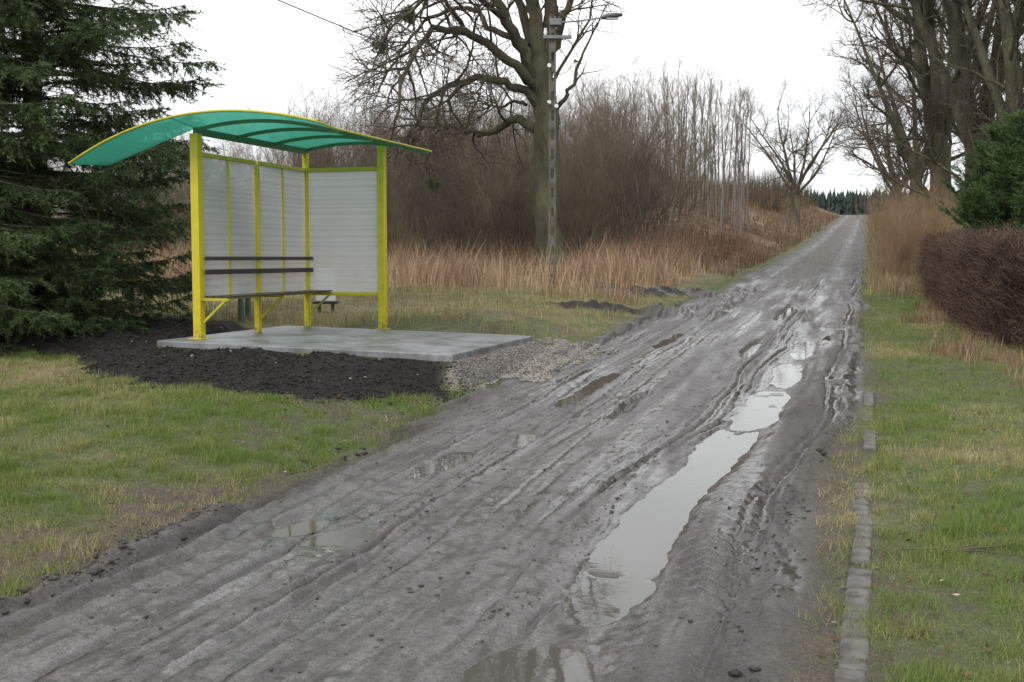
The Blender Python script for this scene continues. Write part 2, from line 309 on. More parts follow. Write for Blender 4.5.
# ------------------------------------------------------------------ mesh helpers
def tag(o, label=None, cat=None, group=None, kind=None):
    if label: o['label'] = label
    if cat: o['category'] = cat
    if group: o['group'] = group
    if kind: o['kind'] = kind
    return o
def empty(name, loc=(0, 0, 0), rz=0):
    o = bpy.data.objects.new(name, None); COL.objects.link(o); o.location = loc; o.rotation_euler = (0, 0, rz); o.empty_display_size = .2
    return o
def mesh_np(name, V, loops, counts, material, parent=None, smooth=False):
    me = bpy.data.meshes.new(name)
    V = np.asarray(V, np.float32); loops = np.asarray(loops, np.int32).ravel(); counts = np.asarray(counts, np.int32)
    me.vertices.add(len(V)); me.vertices.foreach_set('co', V.ravel())
    me.loops.add(len(loops)); me.loops.foreach_set('vertex_index', loops)
    me.polygons.add(len(counts)); st = np.zeros(len(counts), np.int32); st[1:] = np.cumsum(counts)[:-1]
    me.polygons.foreach_set('loop_start', st); me.polygons.foreach_set('loop_total', counts)
    if smooth: me.polygons.foreach_set('use_smooth', np.ones(len(counts), bool))
    me.update(calc_edges=True)
    me.materials.append(material)
    o = bpy.data.objects.new(name, me); COL.objects.link(o)
    if parent: o.parent = parent
    return o
def set_col(o, name, C):
    a = o.data.attributes.new(name, 'FLOAT_COLOR', 'POINT')
    c = np.ones((len(C), 4), np.float32); c[:, :3] = C
    a.data.foreach_set('color', c.ravel())
def tubes(paths, sides=None, cap=False):
    "list of (pts, radii) -> V, quads"
    groups = {}
    for p, r in paths:
        k = sides or (8 if r[0] > .06 else 5 if r[0] > .018 else 3)
        groups.setdefault((len(p), k), []).append((p, r))
    VV = []; FF = []; base = 0
    for (n, k), lst in groups.items():
        P = np.array([a for a, _ in lst], float); Rr = np.array([b for _, b in lst], float)
        T = np.empty_like(P); T[:, 1:-1] = P[:, 2:] - P[:, :-2]; T[:, 0] = P[:, 1] - P[:, 0]; T[:, -1] = P[:, -1] - P[:, -2]
        T /= np.linalg.norm(T, axis=2, keepdims=True) + 1e-9
        D = P[:, -1] - P[:, 0]; D /= np.linalg.norm(D, axis=1, keepdims=True) + 1e-9
        ref = np.where(np.abs(D[:, 2:3]) < .7, np.array([[0, 0, 1.]]), np.array([[1., 0, 0]]))[:, None, :]
        U = np.cross(T, np.broadcast_to(ref, T.shape)); U /= np.linalg.norm(U, axis=2, keepdims=True) + 1e-9
        W = np.cross(T, U)
        a = np.arange(k) * 2 * math.pi / k
        ring = P[:, :, None, :] + Rr[:, :, None, None] * (U[:, :, None, :] * np.cos(a)[None, None, :, None] + W[:, :, None, :] * np.sin(a)[None, None, :, None])
        m = len(lst); VV.append(ring.reshape(-1, 3))
        idx = base + np.arange(m * n * k).reshape(m, n, k)
        q = np.stack([idx[:, :-1, :], np.roll(idx[:, :-1, :], -1, 2), np.roll(idx[:, 1:, :], -1, 2), idx[:, 1:, :]], -1)
        FF.append(q.reshape(-1, 4)); base += m * n * k
    return np.concatenate(VV), np.concatenate(FF)
def tube_obj(name, paths, m, parent=None, sides=None):
    V, Q = tubes(paths, sides)
    return mesh_np(name, V, Q, np.full(len(Q), 4), m, parent, smooth=True)
class MB:
    "collects simple solids into one mesh"
    def __init__(s): s.v = []; s.f = []
    def add(s, V, Fs):
        b = len(s.v); s.v += [tuple(map(float, p)) for p in V]; s.f += [tuple(i + b for i in f) for f in Fs]
    def box(s, c, d, rot=None, bev=0):
        x, y, z = [k / 2 for k in d]
        P = [(i, j, k) for i in (-x, x) for j in (-y, y) for k in (-z, z)]
        if rot is not None: P = [tuple(rot @ np.array(p)) for p in P]
        P = [(p[0] + c[0], p[1] + c[1], p[2] + c[2]) for p in P]
        s.add(P, [(0, 1, 3, 2), (4, 6, 7, 5), (0, 4, 5, 1), (2, 3, 7, 6), (0, 2, 6, 4), (1, 5, 7, 3)])
    def bar(s, a, b, w, h, up=(0, 0, 1)):
        a = np.array(a, float); b = np.array(b, float); d = b - a; Ln = np.linalg.norm(d); d /= Ln
        u = np.cross(d, np.array(up, float))
        if np.linalg.norm(u) < 1e-6: u = np.cross(d, (1., 0, 0))
        u /= np.linalg.norm(u); v = np.cross(u, d)
        s.box((a + b) / 2, (Ln, w, h), np.stack([d, u, v], 1))
    def tube(s, pts, r, k=8):
        rr = r if hasattr(r, '__len__') else [r] * len(pts)
        V, Q = tubes([(pts, rr)], k); s.add(V, Q)
        n = len(pts); s.add([V[i] for i in range(k)], [tuple(range(k))]); s.add([V[(n - 1) * k + i] for i in range(k)], [tuple(range(k))])
    def build(s, name, m, parent=None, bevel=0, smooth=False):
        me = bpy.data.meshes.new(name); me.from_pydata(s.v, [], s.f); me.update()
        me.materials.append(m); o = bpy.data.objects.new(name, me); COL.objects.link(o)
        if parent: o.parent = parent
        if smooth: me.polygons.foreach_set('use_smooth', [True] * len(me.polygons))
        if bevel:
            b = o.modifiers.new('bevel', 'BEVEL'); b.width = bevel; b.segments = 2; b.limit_method = 'ANGLE'
        return o
def copy_tree(o, loc, rz, sc=1, label=None, group=None):
    c = o.copy(); COL.objects.link(c); c.location = loc; c.rotation_euler = (0, 0, rz); c.scale = (sc, sc, sc) if not hasattr(sc, '__len__') else sc
    for ch in o.children:
        d = ch.copy(); COL.objects.link(d); d.parent = c
    if label: c['label'] = label
    if group: c['group'] = group
    return c

# ------------------------------------------------------------------ the ground sheet
def axis(segs):
    out = []
    for a, b, n in segs: out += list(np.linspace(a, b, n, endpoint=False))
    return out
srow = list(np.linspace(-60, 2.4, 24, endpoint=False)) + list(2.4 * np.exp(np.arange(0, math.log(45 / 2.4), .0042))) + list(45 * np.exp(np.arange(0, math.log(1300 / 45), .014)))
tcol = [-700, -500, -350, -250, -180, -130, -100, -80] + axis([(-65, -25, 60), (-25, -9, 110), (-9, -2.9, 130), (-2.9, 2.2, 300), (2.2, 7, 95), (7, 25, 60)]) + [25, 27, 30, 34, 40, 50, 65, 90, 130, 200, 300, 450, 700]
Sg, Tg = np.meshgrid(np.array(srow), np.array(tcol), indexing='ij')
Xg, Yg = st2xy(Sg, Tg)
Hg, K = terrain(Sg, Tg, Xg, Yg)
nearm = ss(60, 25, Sg)
def lerp(a, b, m): return a * (1 - m[..., None]) + np.asarray(b) * m[..., None]
n1 = fbm(Xg * .6, Yg * .6, 4, 201); n2 = fbm(Xg * 3, Yg * 3, 3, 202); n3 = fbm(Sg * .45, Tg * 4.5, 4, 203); n4 = fbm(Sg * 5, Tg * 14, 3, 204)
C = np.empty(Xg.shape + (3,))
C[:] = (.070, .085, .030)
C = lerp(C, (.13, .115, .045), ss(-.05, .35, n1) * .8)                            # yellowed patches
C = lerp(C, (.17, .14, .062), ss(15.5, 19, Sg) * ss(-1.5, -2.5, Tg) * ss(-.25, .15, n2 + .1) * .8)   # field beyond the shelter
C = lerp(C, (.24, .175, .105), ss(24, 28, Sg) * ss(-2.2, -3.5, Tg + .6 * n1))      # dead grass
C = lerp(C, (.125, .08, .05), ss(34, 46, Sg) * ss(-1.6, -2.6, Tg) * ss(-.3, .2, n1))
C = lerp(C, (.125, .085, .04), ss(27, 34, Sg) * ss(1.6, 2.6, Tg) * .7)
C = lerp(C, (.15, .105, .055), ss(2.9, 3.5, Tg + .5 * n1) * ss(12.5, 14.5, Sg + n1) * .85)    # under the hedge
bare = .8 * ss(.24, .42, fbm(Xg * 1.1, Yg * 1.1, 4, 205)) * nearm * ss(-2, -2.3, Tg)
bare = np.maximum(bare, ss(.02, .25, fbm(Xg * 1.3, Yg * 1.3, 4, 206)) * ss(6.5, 4.5, Sg) * ss(2.0, 2.3, Tg))
vergL = ss(-3.1, -1.95, Tg + 1.1 * n1 + .6 * n2) * ss(-1.2, -1.8, Tg) * ss(11.5, 9.5, Sg)
vergR = ss(2.3, 1.6, Tg + .5 * n1 + .5 * n2)* ss(1.1, 1.4, Tg)
MUD = np.array((.118, .108, .105)); WET = np.array((.072, .064, .060))
C = lerp(C, (.078, .060, .045), np.clip(np.maximum(np.maximum(bare * .8, vergL), vergR * ss(40, 25, Sg) * .9), 0, 1))
rd = K['road']
mudc = lerp(np.broadcast_to(MUD, C.shape).copy(), WET, ss(-.02, .38, n3 + .2 * n4) * .6)
n6 = fbm(Sg * .5, Tg * 9, 4, 208)
mudc = lerp(mudc, (.145, .135, .131), ss(.02, .35, -n6) * .5)
mudc = lerp(mudc, (.06, .052, .047), ss(.16, .34, fbm(Sg * 2.2, Tg * 16, 4, 211)) * .75)
mudc = lerp(mudc, (.045, .038, .034), ss(.26, .34, fbm(Sg * 11, Tg * 13, 3, 212)) * .7)
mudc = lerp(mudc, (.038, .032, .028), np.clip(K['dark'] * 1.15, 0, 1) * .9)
mudc = lerp(mudc, (.050, .042, .036), np.maximum(ss(.84, 1.0, K['tr']) * ss(26, 14, Sg) * .75, ss(-1.55, -1.85, Tg) * .55))
mudc = lerp(mudc, (.12, .112, .075), ss(30, 50, Sg) * np.exp(-(Tg / .35) ** 2) * .8)
mudc = lerp(mudc, (.075, .072, .06), ss(25, 60, Sg) * .55)
mudc = lerp(mudc, (.15, .145, .145), ss(22, 40, Sg) * np.maximum(np.exp(-((Tg + .95) / .22) ** 2), np.exp(-((Tg - .85) / .22) ** 2)) * .7)
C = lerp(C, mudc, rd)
C = lerp(C, (.07, .062, .054), K['pud'])
C = lerp(C, (.26, .235, .21), K['grav']); C = lerp(C, (.012, .009, .007), K['soil']); C = lerp(C, lerp(np.broadcast_to(np.array((.026, .021, .018)), C.shape).copy(), (.12, .11, .11), ss(23, 24.5, Sg) * ss(.0, .2, n2)), K['mudp'] * (1 - rd)); C = lerp(C, (.07, .06, .035), K['lane'] * .7 * (1 - rd))
RO = .9 - rd * (.46 + .30 * np.clip(n3 * 2, -.6, 1) + .18 * ss(.02, .35, -n6)) * (1 - .75 * ss(16, 45, Sg)); RO = RO * (1 - .5 * K['pud']) + .05 * K['soil']
RO = np.clip(RO - .25 * K['dark'] * rd - .20 * rd * np.maximum(np.exp(-((Tg + 1.1) / .35) ** 2), np.exp(-((K['tr'] - .66) / .38) ** 2)) * (.6 + np.clip(n3, -.5, .5)), .14, .95)
# object class of every face
nr, nc = Sg.shape
idx = np.arange(nr * nc).reshape(nr, nc)
Qs = np.stack([idx[:-1, :-1], idx[:-1, 1:], idx[1:, 1:], idx[1:, :-1]], -1).reshape(-1, 4)
def fm(a): return .25 * (a[:-1, :-1] + a[:-1, 1:] + a[1:, 1:] + a[1:, :-1]).ravel()
frd, fso, fgr = fm(rd), fm(K['soil']), fm(K['grav'])
cls = np.zeros(len(Qs), int); cls[frd > .5] = 1; cls[fgr > .5] = 2; cls[fso > .5] = 3
Vall = np.stack([Xg, Yg, Hg], -1).reshape(-1, 3); Call = C.reshape(-1, 3); Rall = RO.ravel()
def sub(name, mask, Vs=None, m=M_GROUND, attrs=True):
    q = Qs[mask]; used, inv = np.unique(q, return_inverse=True)
    src = Vall if Vs is None else Vs
    o = mesh_np(name, src[used], inv.reshape(-1), np.full(len(q), 4), m, smooth=True)
    if attrs:
        set_col(o, 'gcol', Call[used]); a = o.data.attributes.new('grough', 'FLOAT', 'POINT'); a.data.foreach_set('value', Rall[used].astype(np.float32))
    return o
tag(sub('ground', cls == 0), 'grassy verges and fields on both sides of the muddy road', 'ground', kind='structure')
tag(sub('dirt_road', cls == 1), 'rutted wet grey mud road running uphill to the horizon', 'road', kind='structure')
tag(sub('gravel_patch', cls == 2), 'patch of grey gravel between concrete slab and road', 'gravel', kind='structure')
tag(sub('soil_bed', cls == 3), 'heap of black soil spread in front of the shelter slab', 'soil', kind='structure')
# water lies where the basin floor is below the puddle level
Lv = K['lev'].ravel(); Vw = Vall.copy(); Vw[:, 2] = Lv
ql = Lv[Qs]; qh = Vall[:, 2][Qs]
wet = (ql.min(1) > -50) & ((ql - qh).max(1) > -.001)
tag(sub('puddle_water', wet, Vw, M_WATER, False), 'standing water reflecting the sky in the wheel ruts', 'water', kind='structure')

# ------------------------------------------------------------------ bus shelter (local frame: x = along back wall away from camera, y = towards the road)
WA = R(17.7)                                   # shelter direction
SZ = .645
BLx, BLy = -3.69, 13.55
ex = np.array((math.sin(WA), math.cos(WA), 0)); ey = np.array((math.cos(WA), -math.sin(WA), 0)); ez = np.array((0, 0, 1.))
# slab
def slab_pt(s, t, dz=0):
    x, y = st2xy(s, t); return (x, y, .645 + (-5.6 - t) * .020 + dz)
sl = MB(); P = [slab_pt(SLAB_S[i], SLAB_T[j], dz) for dz in (-.14, 0) for i, j in ((0, 0), (1, 0), (1, 1), (0, 1))]
sl.add(P, [(0, 1, 2, 3), (7, 6, 5, 4), (0, 4, 5, 1), (1, 5, 6, 2), (2, 6, 7, 3), (3, 7, 4, 0)])
slab = sl.build('concrete_slab', M_CONC, bevel=.012); tag(slab, 'flat grey concrete slab under the yellow bus shelter', 'slab')
SH = empty('bus_shelter', (BLx, BLy, SZ), 0)
tag(SH, 'yellow framed bus shelter with arched green roof and milky wall panels', 'bus shelter')
def W(v, u, z): return tuple(ex * v + ey * u + ez * z)      # v along wall, u towards the road, z above slab (relative to the empty)
def sb(name, bars, m, parent=SH, bevel=.006):
    b = MB()
    for a_, b_, w_, h_ in bars:
        b.bar(W(*a_), W(*b_), w_, h_, up=ey if abs(a_[2] - b_[2]) > .5 and abs(a_[1] - b_[1]) < .2 and a_[0] == b_[0] else ez)
    return b.build(name, m, parent, bevel=bevel)
LEN, DEP = 2.7, 1.15
def za(u): return 2.50 - (u - .75) ** 2 / (2 * 3.6)     # underside height of the ribs
def zt(u): return -.02 * u                              # slab surface relative to the back wall foot
sb('post', [((0, 0, -.01), (0, 0, za(0) - .02), .105, .105)], M_YEL)
sb('post', [((LEN / 2, 0, -.01), (LEN / 2, 0, 1.19 + .94), .07, .07)], M_YEL)
sb('post', [((LEN, 0, -.01), (LEN, 0, za(0) - .02), .075, .075)], M_YEL)
sb('post', [((LEN, DEP, zt(DEP) - .01), (LEN, DEP, za(DEP) - .005), .10, .10)], M_YEL)
sb('base_plate', [((-.1, 0, .006), (.1, 0, .006), .2, .012)], M_YELD)
sb('base_plate', [((LEN - .08, DEP, zt(DEP) + .006), (LEN + .08, DEP, zt(DEP) + .006), .16, .012)], M_YELD)
sb('top_rail', [((.055, 0, 2.17), (LEN / 2 - .036, 0, 2.17), .045, .05), ((LEN / 2 + .036, 0, 2.17), (LEN - .04, 0, 2.17), .045, .05)], M_YELD)
sb('top_rail', [((LEN, .04, 2.17), (LEN, DEP - .052, 2.17), .045, .05)], M_YELD)
sb('bottom_rail', [((.055, 0, .47), (LEN / 2 - .036, 0, .47), .04, .04), ((LEN / 2 + .036, 0, .47), (LEN - .04, 0, .47), .04, .04)], M_YELD)
sb('bottom_rail', [((LEN, .04, .46), (LEN, DEP - .052, .46), .04, .045)], M_YEL)
for v in (LEN / 4, LEN * 3 / 4):
    sb('mullion', [((v, 0, .492), (v, 0, 2.144), .035, .04)], M_YEL)
edges = [(.055, LEN / 4 - .021), (LEN / 4 + .021, LEN / 2 - .038), (LEN / 2 + .038, LEN * .75 - .021), (LEN * .75 + .021, LEN - .04)]
for a_, b_ in edges:
    q = MB(); q.bar(W(a_, 0, 1.3175), W(b_, 0, 1.3175), .012, 1.648); q.build('wall_panel', M_PANEL, SH)
q = MB(); q.bar(W(LEN, .04, 1.314), W(LEN, DEP - .052, 1.314), .012, 1.656); q.build('side_panel', M_PANEL, SH)
# bench
seat = MB()
for k in range(3): seat.bar(W(.02, .12 + .115 * k, .50), W(LEN - .02, .12 + .115 * k, .50), .10, .022)
seat.build('seat', M_SEAT, SH, bevel=.005)
for v in (.0, LEN / 2, LEN - .0):
    b = MB(); b.bar(W(v, .03, .17), W(v, .36, .46), .028, .028); b.bar(W(v, .04, .468), W(v, .40, .468), .03, .03); b.build('seat_bracket', M_YELD, SH, bevel=.003)
for z in (.79, .95):
    b = MB(); b.bar(W(.03, .085, z), W(LEN + .03, .085, z), .03, .06 if z < .9 else .045); b.build('backrest_slat', M_DARK, SH, bevel=.005)
# roof
V0, V1, UF = -.5, LEN + .12, 1.83
b = MB(); b.bar(W(-.02, 0, za(0) + .008), W(LEN + .05, 0, za(0) + .008), .05, .078); b.build('roof_beam', M_BEAM, SH, bevel=.004)
for v in (0, .9, 1.8, LEN):
    pts = [W(v, u, za(u) + .02) for u in np.linspace(0.03, UF, 22)]
    b = MB()
    for i in range(21): b.bar(pts[i], pts[i + 1], .032, .04)
    b.build('roof_rib', M_BEAM, SH)
# near edge curve, fitted: height above the slab over u
def onplane(px, py, v):
    a = (px - 512) / F; cy = (258 - py) / F
    bx = BLx + ex[0] * v; by = BLy + ex[1] * v
    u = (a * by - bx) / (ey[0] - a * ey[1])
    return u, HC + cy * (by + u * ey[1]) - SZ
near = [onplane(x, y, V0) for x, y in ((72.5, 165), (91, 154), (111.6, 142), (135, 131), (161.6, 122.7), (193, 116.6), (207, 115), (241.5, 113.8), (269, 115), (296, 119), (317, 123.5))]
us = [p[0] for p in near]; hs_ = [p[1] for p in near]
pf = np.polyfit(us, hs_, 3)
UA = us[0]
def znear(u): return float(np.polyval(pf, u))
ns, nv = 40, 24
def zsurf(v, u):
    k = np.clip((v - V0) / (0 - V0), 0, 1); k = k * k * (3 - 2 * k)
    tail = za(0) + .05 - .18 * u * u + .02 * u if u < 0 else za(u) + .05
    return znear(u) * (1 - k) + tail * k
def roof_sheet(name, rows, m, th=.012):
    b = MB(); n = len(rows[0]); V = []
    for dz in (0, th):
        for r in rows: V += [W(v, u, z + dz) for v, u, z in r]
    k = len(rows); Fs = []
    for i in range(k - 1):
        for j in range(n - 1):
            a_ = i * n + j
            Fs.append((a_, a_ + 1, a_ + n + 1, a_ + n)); o_ = k * n
            Fs.append((o_ + a_, o_ + a_ + n, o_ + a_ + n + 1, o_ + a_ + 1))
    o_ = k * n
    for i in range(k - 1):
        for j in (0, n - 1):
            a_ = i * n + j; Fs.append((a_, a_ + n, o_ + a_ + n, o_ + a_))
    for j in range(n - 1):
        for i in (0, k - 1):
            a_ = i * n + j; Fs.append((a_, a_ + 1, o_ + a_ + 1, o_ + a_))
    b.add(V, Fs); return b.build(name, m, SH, smooth=True)
rows = []
for v in list(np.linspace(V0, 0, 8)) + list(np.linspace(0, V1, 14))[1:]:
    rows.append([(v, u, zsurf(v, u)) for u in np.linspace(-.03, UF, 30)])
roof_sheet('roof_sheet', rows, M_ROOF)
low = [onplane(x, y, .28) for x, y in ((112, 165), (121, 164), (135, 160), (153.7, 147), (170, 141), (190, 135))]
pl = np.polyfit([p[0] for p in low], [p[1] for p in low], 2)
UL = low[0][0]
rows = []
for k in np.linspace(0, 1, 9):
    v = V0 + (.28 - V0) * k; r = []
    for j in np.linspace(0, 1, 22):
        ua, ub = UA + (-.031 - UA) * j, UL + (-.031 - UL) * j
        za_, zb_ = znear(ua), float(np.polyval(pl, ub))
        r.append((v, ua + (ub - ua) * k, za_ + (zb_ - za_) * k + .0))
    rows.append(r)
roof_sheet('roof_tail_sheet', rows, M_ROOF)
b = MB(); b.tube([W(v, UF, zsurf(v, UF) + .004) for v in np.linspace(V0, V1, 24)], .012, 8); b.build('front_trim', M_YELD, SH, smooth=True)
b = MB(); uu = np.linspace(UA, UF, 46)
b.tube([W(V0, u, znear(u) + .008) for u in uu], .015, 8); b.build('edge_trim', M_YELD, SH, smooth=True)

# ------------------------------------------------------------------ small things behind the shelter
def boxthing():
    x, y, _ = PX(326, 300, 19.0); z = hz(x, y); e = empty('utility_box', (x, y, z))
    tag(e, 'small white utility cabinet on short legs behind the shelter side panel', 'utility box')
    b = MB(); b.box((0, 0, .44), (.30, .2, .50)); b.build('cabinet', M_WBOX, e, bevel=.01)
    b = MB(); b.box((0, 0, .705), (.34, .24, .03)); b.build('lid', M_WBOX, e, bevel=.008)
    b = MB(); b.box((0, 0, .17), (.40, .26, .04)); b.build('plinth', M_DARK, e, bevel=.004)
    for sx in (-.11, .11):
        b = MB(); b.box((sx, 0, .03), (.05, .06, .24)); b.build('leg', M_GPOST, e)
boxthing()
for px, Y, hh, lb in ((241, 17.2, .62, 'left of two short green posts seen under the bench'), (248, 17.6, .60, 'right of two short green posts seen under the bench')):
    x, y, _ = PX(px, 310, Y); b = MB(); b.tube([(0, 0, -.1), (0, 0, hh)], [.045, .042], 10); b.tube([(0, 0, hh + .001), (0, 0, hh + .03)], [.05, .03], 10)
    o = b.build('short_post', M_GPOST); o.location = (x, y, hz(x, y)); tag(o, lb, 'post', 'short green posts behind the shelter')

# kerb stones
ords = ['nearest', 'second nearest', 'third nearest', 'fourth nearest', 'fifth nearest', 'sixth nearest', 'seventh nearest', 'third farthest', 'second farthest', 'farthest']
ks = [(4.3, .74), (5.05, .74), (5.80, .72), (6.62, .48), (7.12, .48), (7.62, .48), (8.12, .40), (9.75, .80), (11.1, .70), (11.83, .75)]
for i, (s0, ln) in enumerate(ks):
    t = 1.86 + .012 * math.sin(i * 2.1) + (-.03 if i < 2 else .04 if i > 6 else 0); x, y = st2xy(s0 + ln / 2, t)
    b = MB(); b.box((0, 0, -.08), (.10 if i > 2 else .118, ln, .2)); o = b.build('kerb_stone', M_KERB, bevel=.016)
    o.location = (x, y, max(hz(*st2xy(s0, t)), hz(x, y), hz(*st2xy(s0 + ln, t))) - .008); o.rotation_euler = (R(random.uniform(-.6, .6) + math.degrees(float(g(np.array(s0 + .5)) - g(np.array(s0)))/.5)), R(random.uniform(-2, 2)), -A + R(random.uniform(-1.5, 1.5)))
    tag(o, ords[i] + ' flush concrete kerb stone in the line along the right verge', 'kerb stone', 'kerb stones sunk in the right verge')

# ------------------------------------------------------------------ utility pole with street lamp, and wire
def pole():
    x, y = PX(552, 290, 25.5)[:2]; z = hz(x, y); e = empty('utility_pole', (x, y, z))
    tag(e, 'tall pale concrete pole with crossarm and street lamp before the big tree', 'utility pole')
    Ht = 6.85 - z
    b = MB()
    for sx in (-1, 1):
        b.add([(sx * w_ + dx, dy, zz) for zz, w_ in ((-.3, .062), (Ht, .05)) for dx, dy in ((-.022, -.06), (.022, -.06), (.022, .06), (-.022, .06))],
              [(0, 1, 5, 4), (1, 2, 6, 5), (2, 3, 7, 6), (3, 0, 4, 7), (4, 5, 6, 7), (3, 2, 1, 0)])
    zz = .2
    while zz < Ht:
        b.box((0, 0, zz), (.09, .105, .22)); zz += .42
    b.build('shaft', M_POLE, e, bevel=.006)
    b = MB(); b.box((.1, -.09, 6.39 - z), (.62, .07, .07)); b.build('crossarm', M_STEEL, e, bevel=.005)
    for dx in (-.16, .36):
        b = MB(); b.tube([(dx, -.09, 6.43 - z), (dx, -.09, 6.50 - z), (dx, -.09, 6.53 - z), (dx, -.09, 6.58 - z)], [.03, .045, .03, .035], 10); b.build('insulator', M_CERAM, e, smooth=True)
    for zz_, dx in ((5.77, -.08), (4.98, -.08), (4.90, .08)):
        b = MB(); b.tube([(dx, -.06, zz_ - z), (dx, -.20, zz_ - z)], [.035, .045], 10); b.build('insulator', M_CERAM, e, smooth=True)
    b = MB(); b.tube([(.05, -.08, 6.70 - z), (.5, -.12, 6.72 - z), (1.05, -.2, 6.78 - z)], .018, 8); arm = b.build('lamp_arm', M_STEEL, e, smooth=True)
    b = MB(); b.box((.06, -.05, 6.72 - z), (.26, .12, .14)); b.build('bracket', M_STEEL, e, bevel=.004)
    b = MB(); b.tube([(1.04, -.19, 6.78 - z), (1.14, -.2, 6.80 - z), (1.36, -.22, 6.83 - z), (1.50, -.24, 6.84 - z)], [.03, .06, .06, .03], 12); h = b.build('lamp_head', M_LAMP, e, smooth=True)
    b = MB(); b.box((1.28, -.215, 6.755 - z), (.26, .09, .03)); gl = b.build('lamp_glass', M_GLASS, e, bevel=.01)
    return x, y
pxx, pyy = pole()
kk = np.linspace(0, 1.25, 40)
tag(tube_obj('overhead_wire', [([(pxx - .08 - 12.8 * k, pyy - .2 - 25.4 * k, 4.95 + .37 * k + 2.4 * k * k) for k in kk], [.009] * 40)], M_WIRE, sides=6), 'thin dark overhead wire crossing the sky at top left', 'wire')

# ------------------------------------------------------------------ branching
def unit(v):
    l = math.sqrt(v[0] ** 2 + v[1] ** 2 + v[2] ** 2) + 1e-9; return (v[0] / l, v[1] / l, v[2] / l)
RR = random.Random(3)
def side_dir(d, ang):
    "direction at angle ang from d, random roll"
    a = unit((RR.gauss(0, 1), RR.gauss(0, 1), RR.gauss(0, 1)))
    k = a[0] * d[0] + a[1] * d[1] + a[2] * d[2]
    p = unit((a[0] - k * d[0], a[1] - k * d[1], a[2] - k * d[2]))
    c, s_ = math.cos(ang), math.sin(ang)
    return (d[0] * c + p[0] * s_, d[1] * c + p[1] * s_, d[2] * c + p[2] * s_)
def walk(p, d, Ln, r, n, wob, up, taper=.25):
    pts = [p]; rad = [r]; st = Ln / n
    for i in range(n):
        d = unit((d[0] + RR.gauss(0, wob), d[1] + RR.gauss(0, wob), d[2] + RR.gauss(0, wob) + up))
        p = (p[0] + d[0] * st, p[1] + d[1] * st, p[2] + d[2] * st)
        pts.append(p); rad.append(r * (1 - (1 - taper) * (i + 1) / n))
    return pts, rad
def kids(out, pts, rad, lvl, cfg, Lpar):
    c = cfg[lvl] if lvl < len(cfg) else None
    if not c: return
    if not c['n']: return
    n = c['n'] if isinstance(c['n'], int) else max(1, int(c['n'] * Lpar + RR.random()))
    m = len(pts) - 1
    for _ in range(n):
        f = c.get('from', .25) + (1 - c.get('from', .25)) * RR.random() ** c.get('pow', .8)
        k = min(f * m, m - 1e-4); i = int(k); fr = k - i
        a, b = pts[i], pts[i + 1]
        p = tuple(a[j] + (b[j] - a[j]) * fr for j in range(3)); d = unit(tuple(b[j] - a[j] for j in range(3)))
        r = min(rad[i] * .75, c['r'] * RR.uniform(.7, 1.2)); Ln = c['L'] * RR.uniform(.5, 1.25) * (1.15 - .5 * f)
        d2 = side_dir(d, R(RR.uniform(*c.get('ang', (30, 60))))); d2 = unit((d2[0], d2[1], d2[2] + c.get('lift', .1)))
        pp, rr = walk(p, d2, Ln, r, c.get('seg', 5), c.get('wob', .15), c.get('up', .04))
        out[min(lvl, 3)].append((pp, rr)); kids(out, pp, rr, lvl + 1, cfg, Ln)
def make_bare(name, stems, cfg, mt, mb, mtw, base_paths=None):
    "stems: list of (pts, rad) trunk; returns an Empty with trunk, limbs and twigs"
    out = [[], [], [], []]
    for p, r in stems: kids(out, p, r, 0, cfg, 1)
    e = empty(name)
    tr = tube_obj('trunk', stems, mt, e, sides=10)
    if out[0] or base_paths: tube_obj('branches', (base_paths or []) + out[0] + out[1], mb, e)
    if out[2] or out[3]: tube_obj('twigs', out[2] + out[3], mtw, e)
    return e
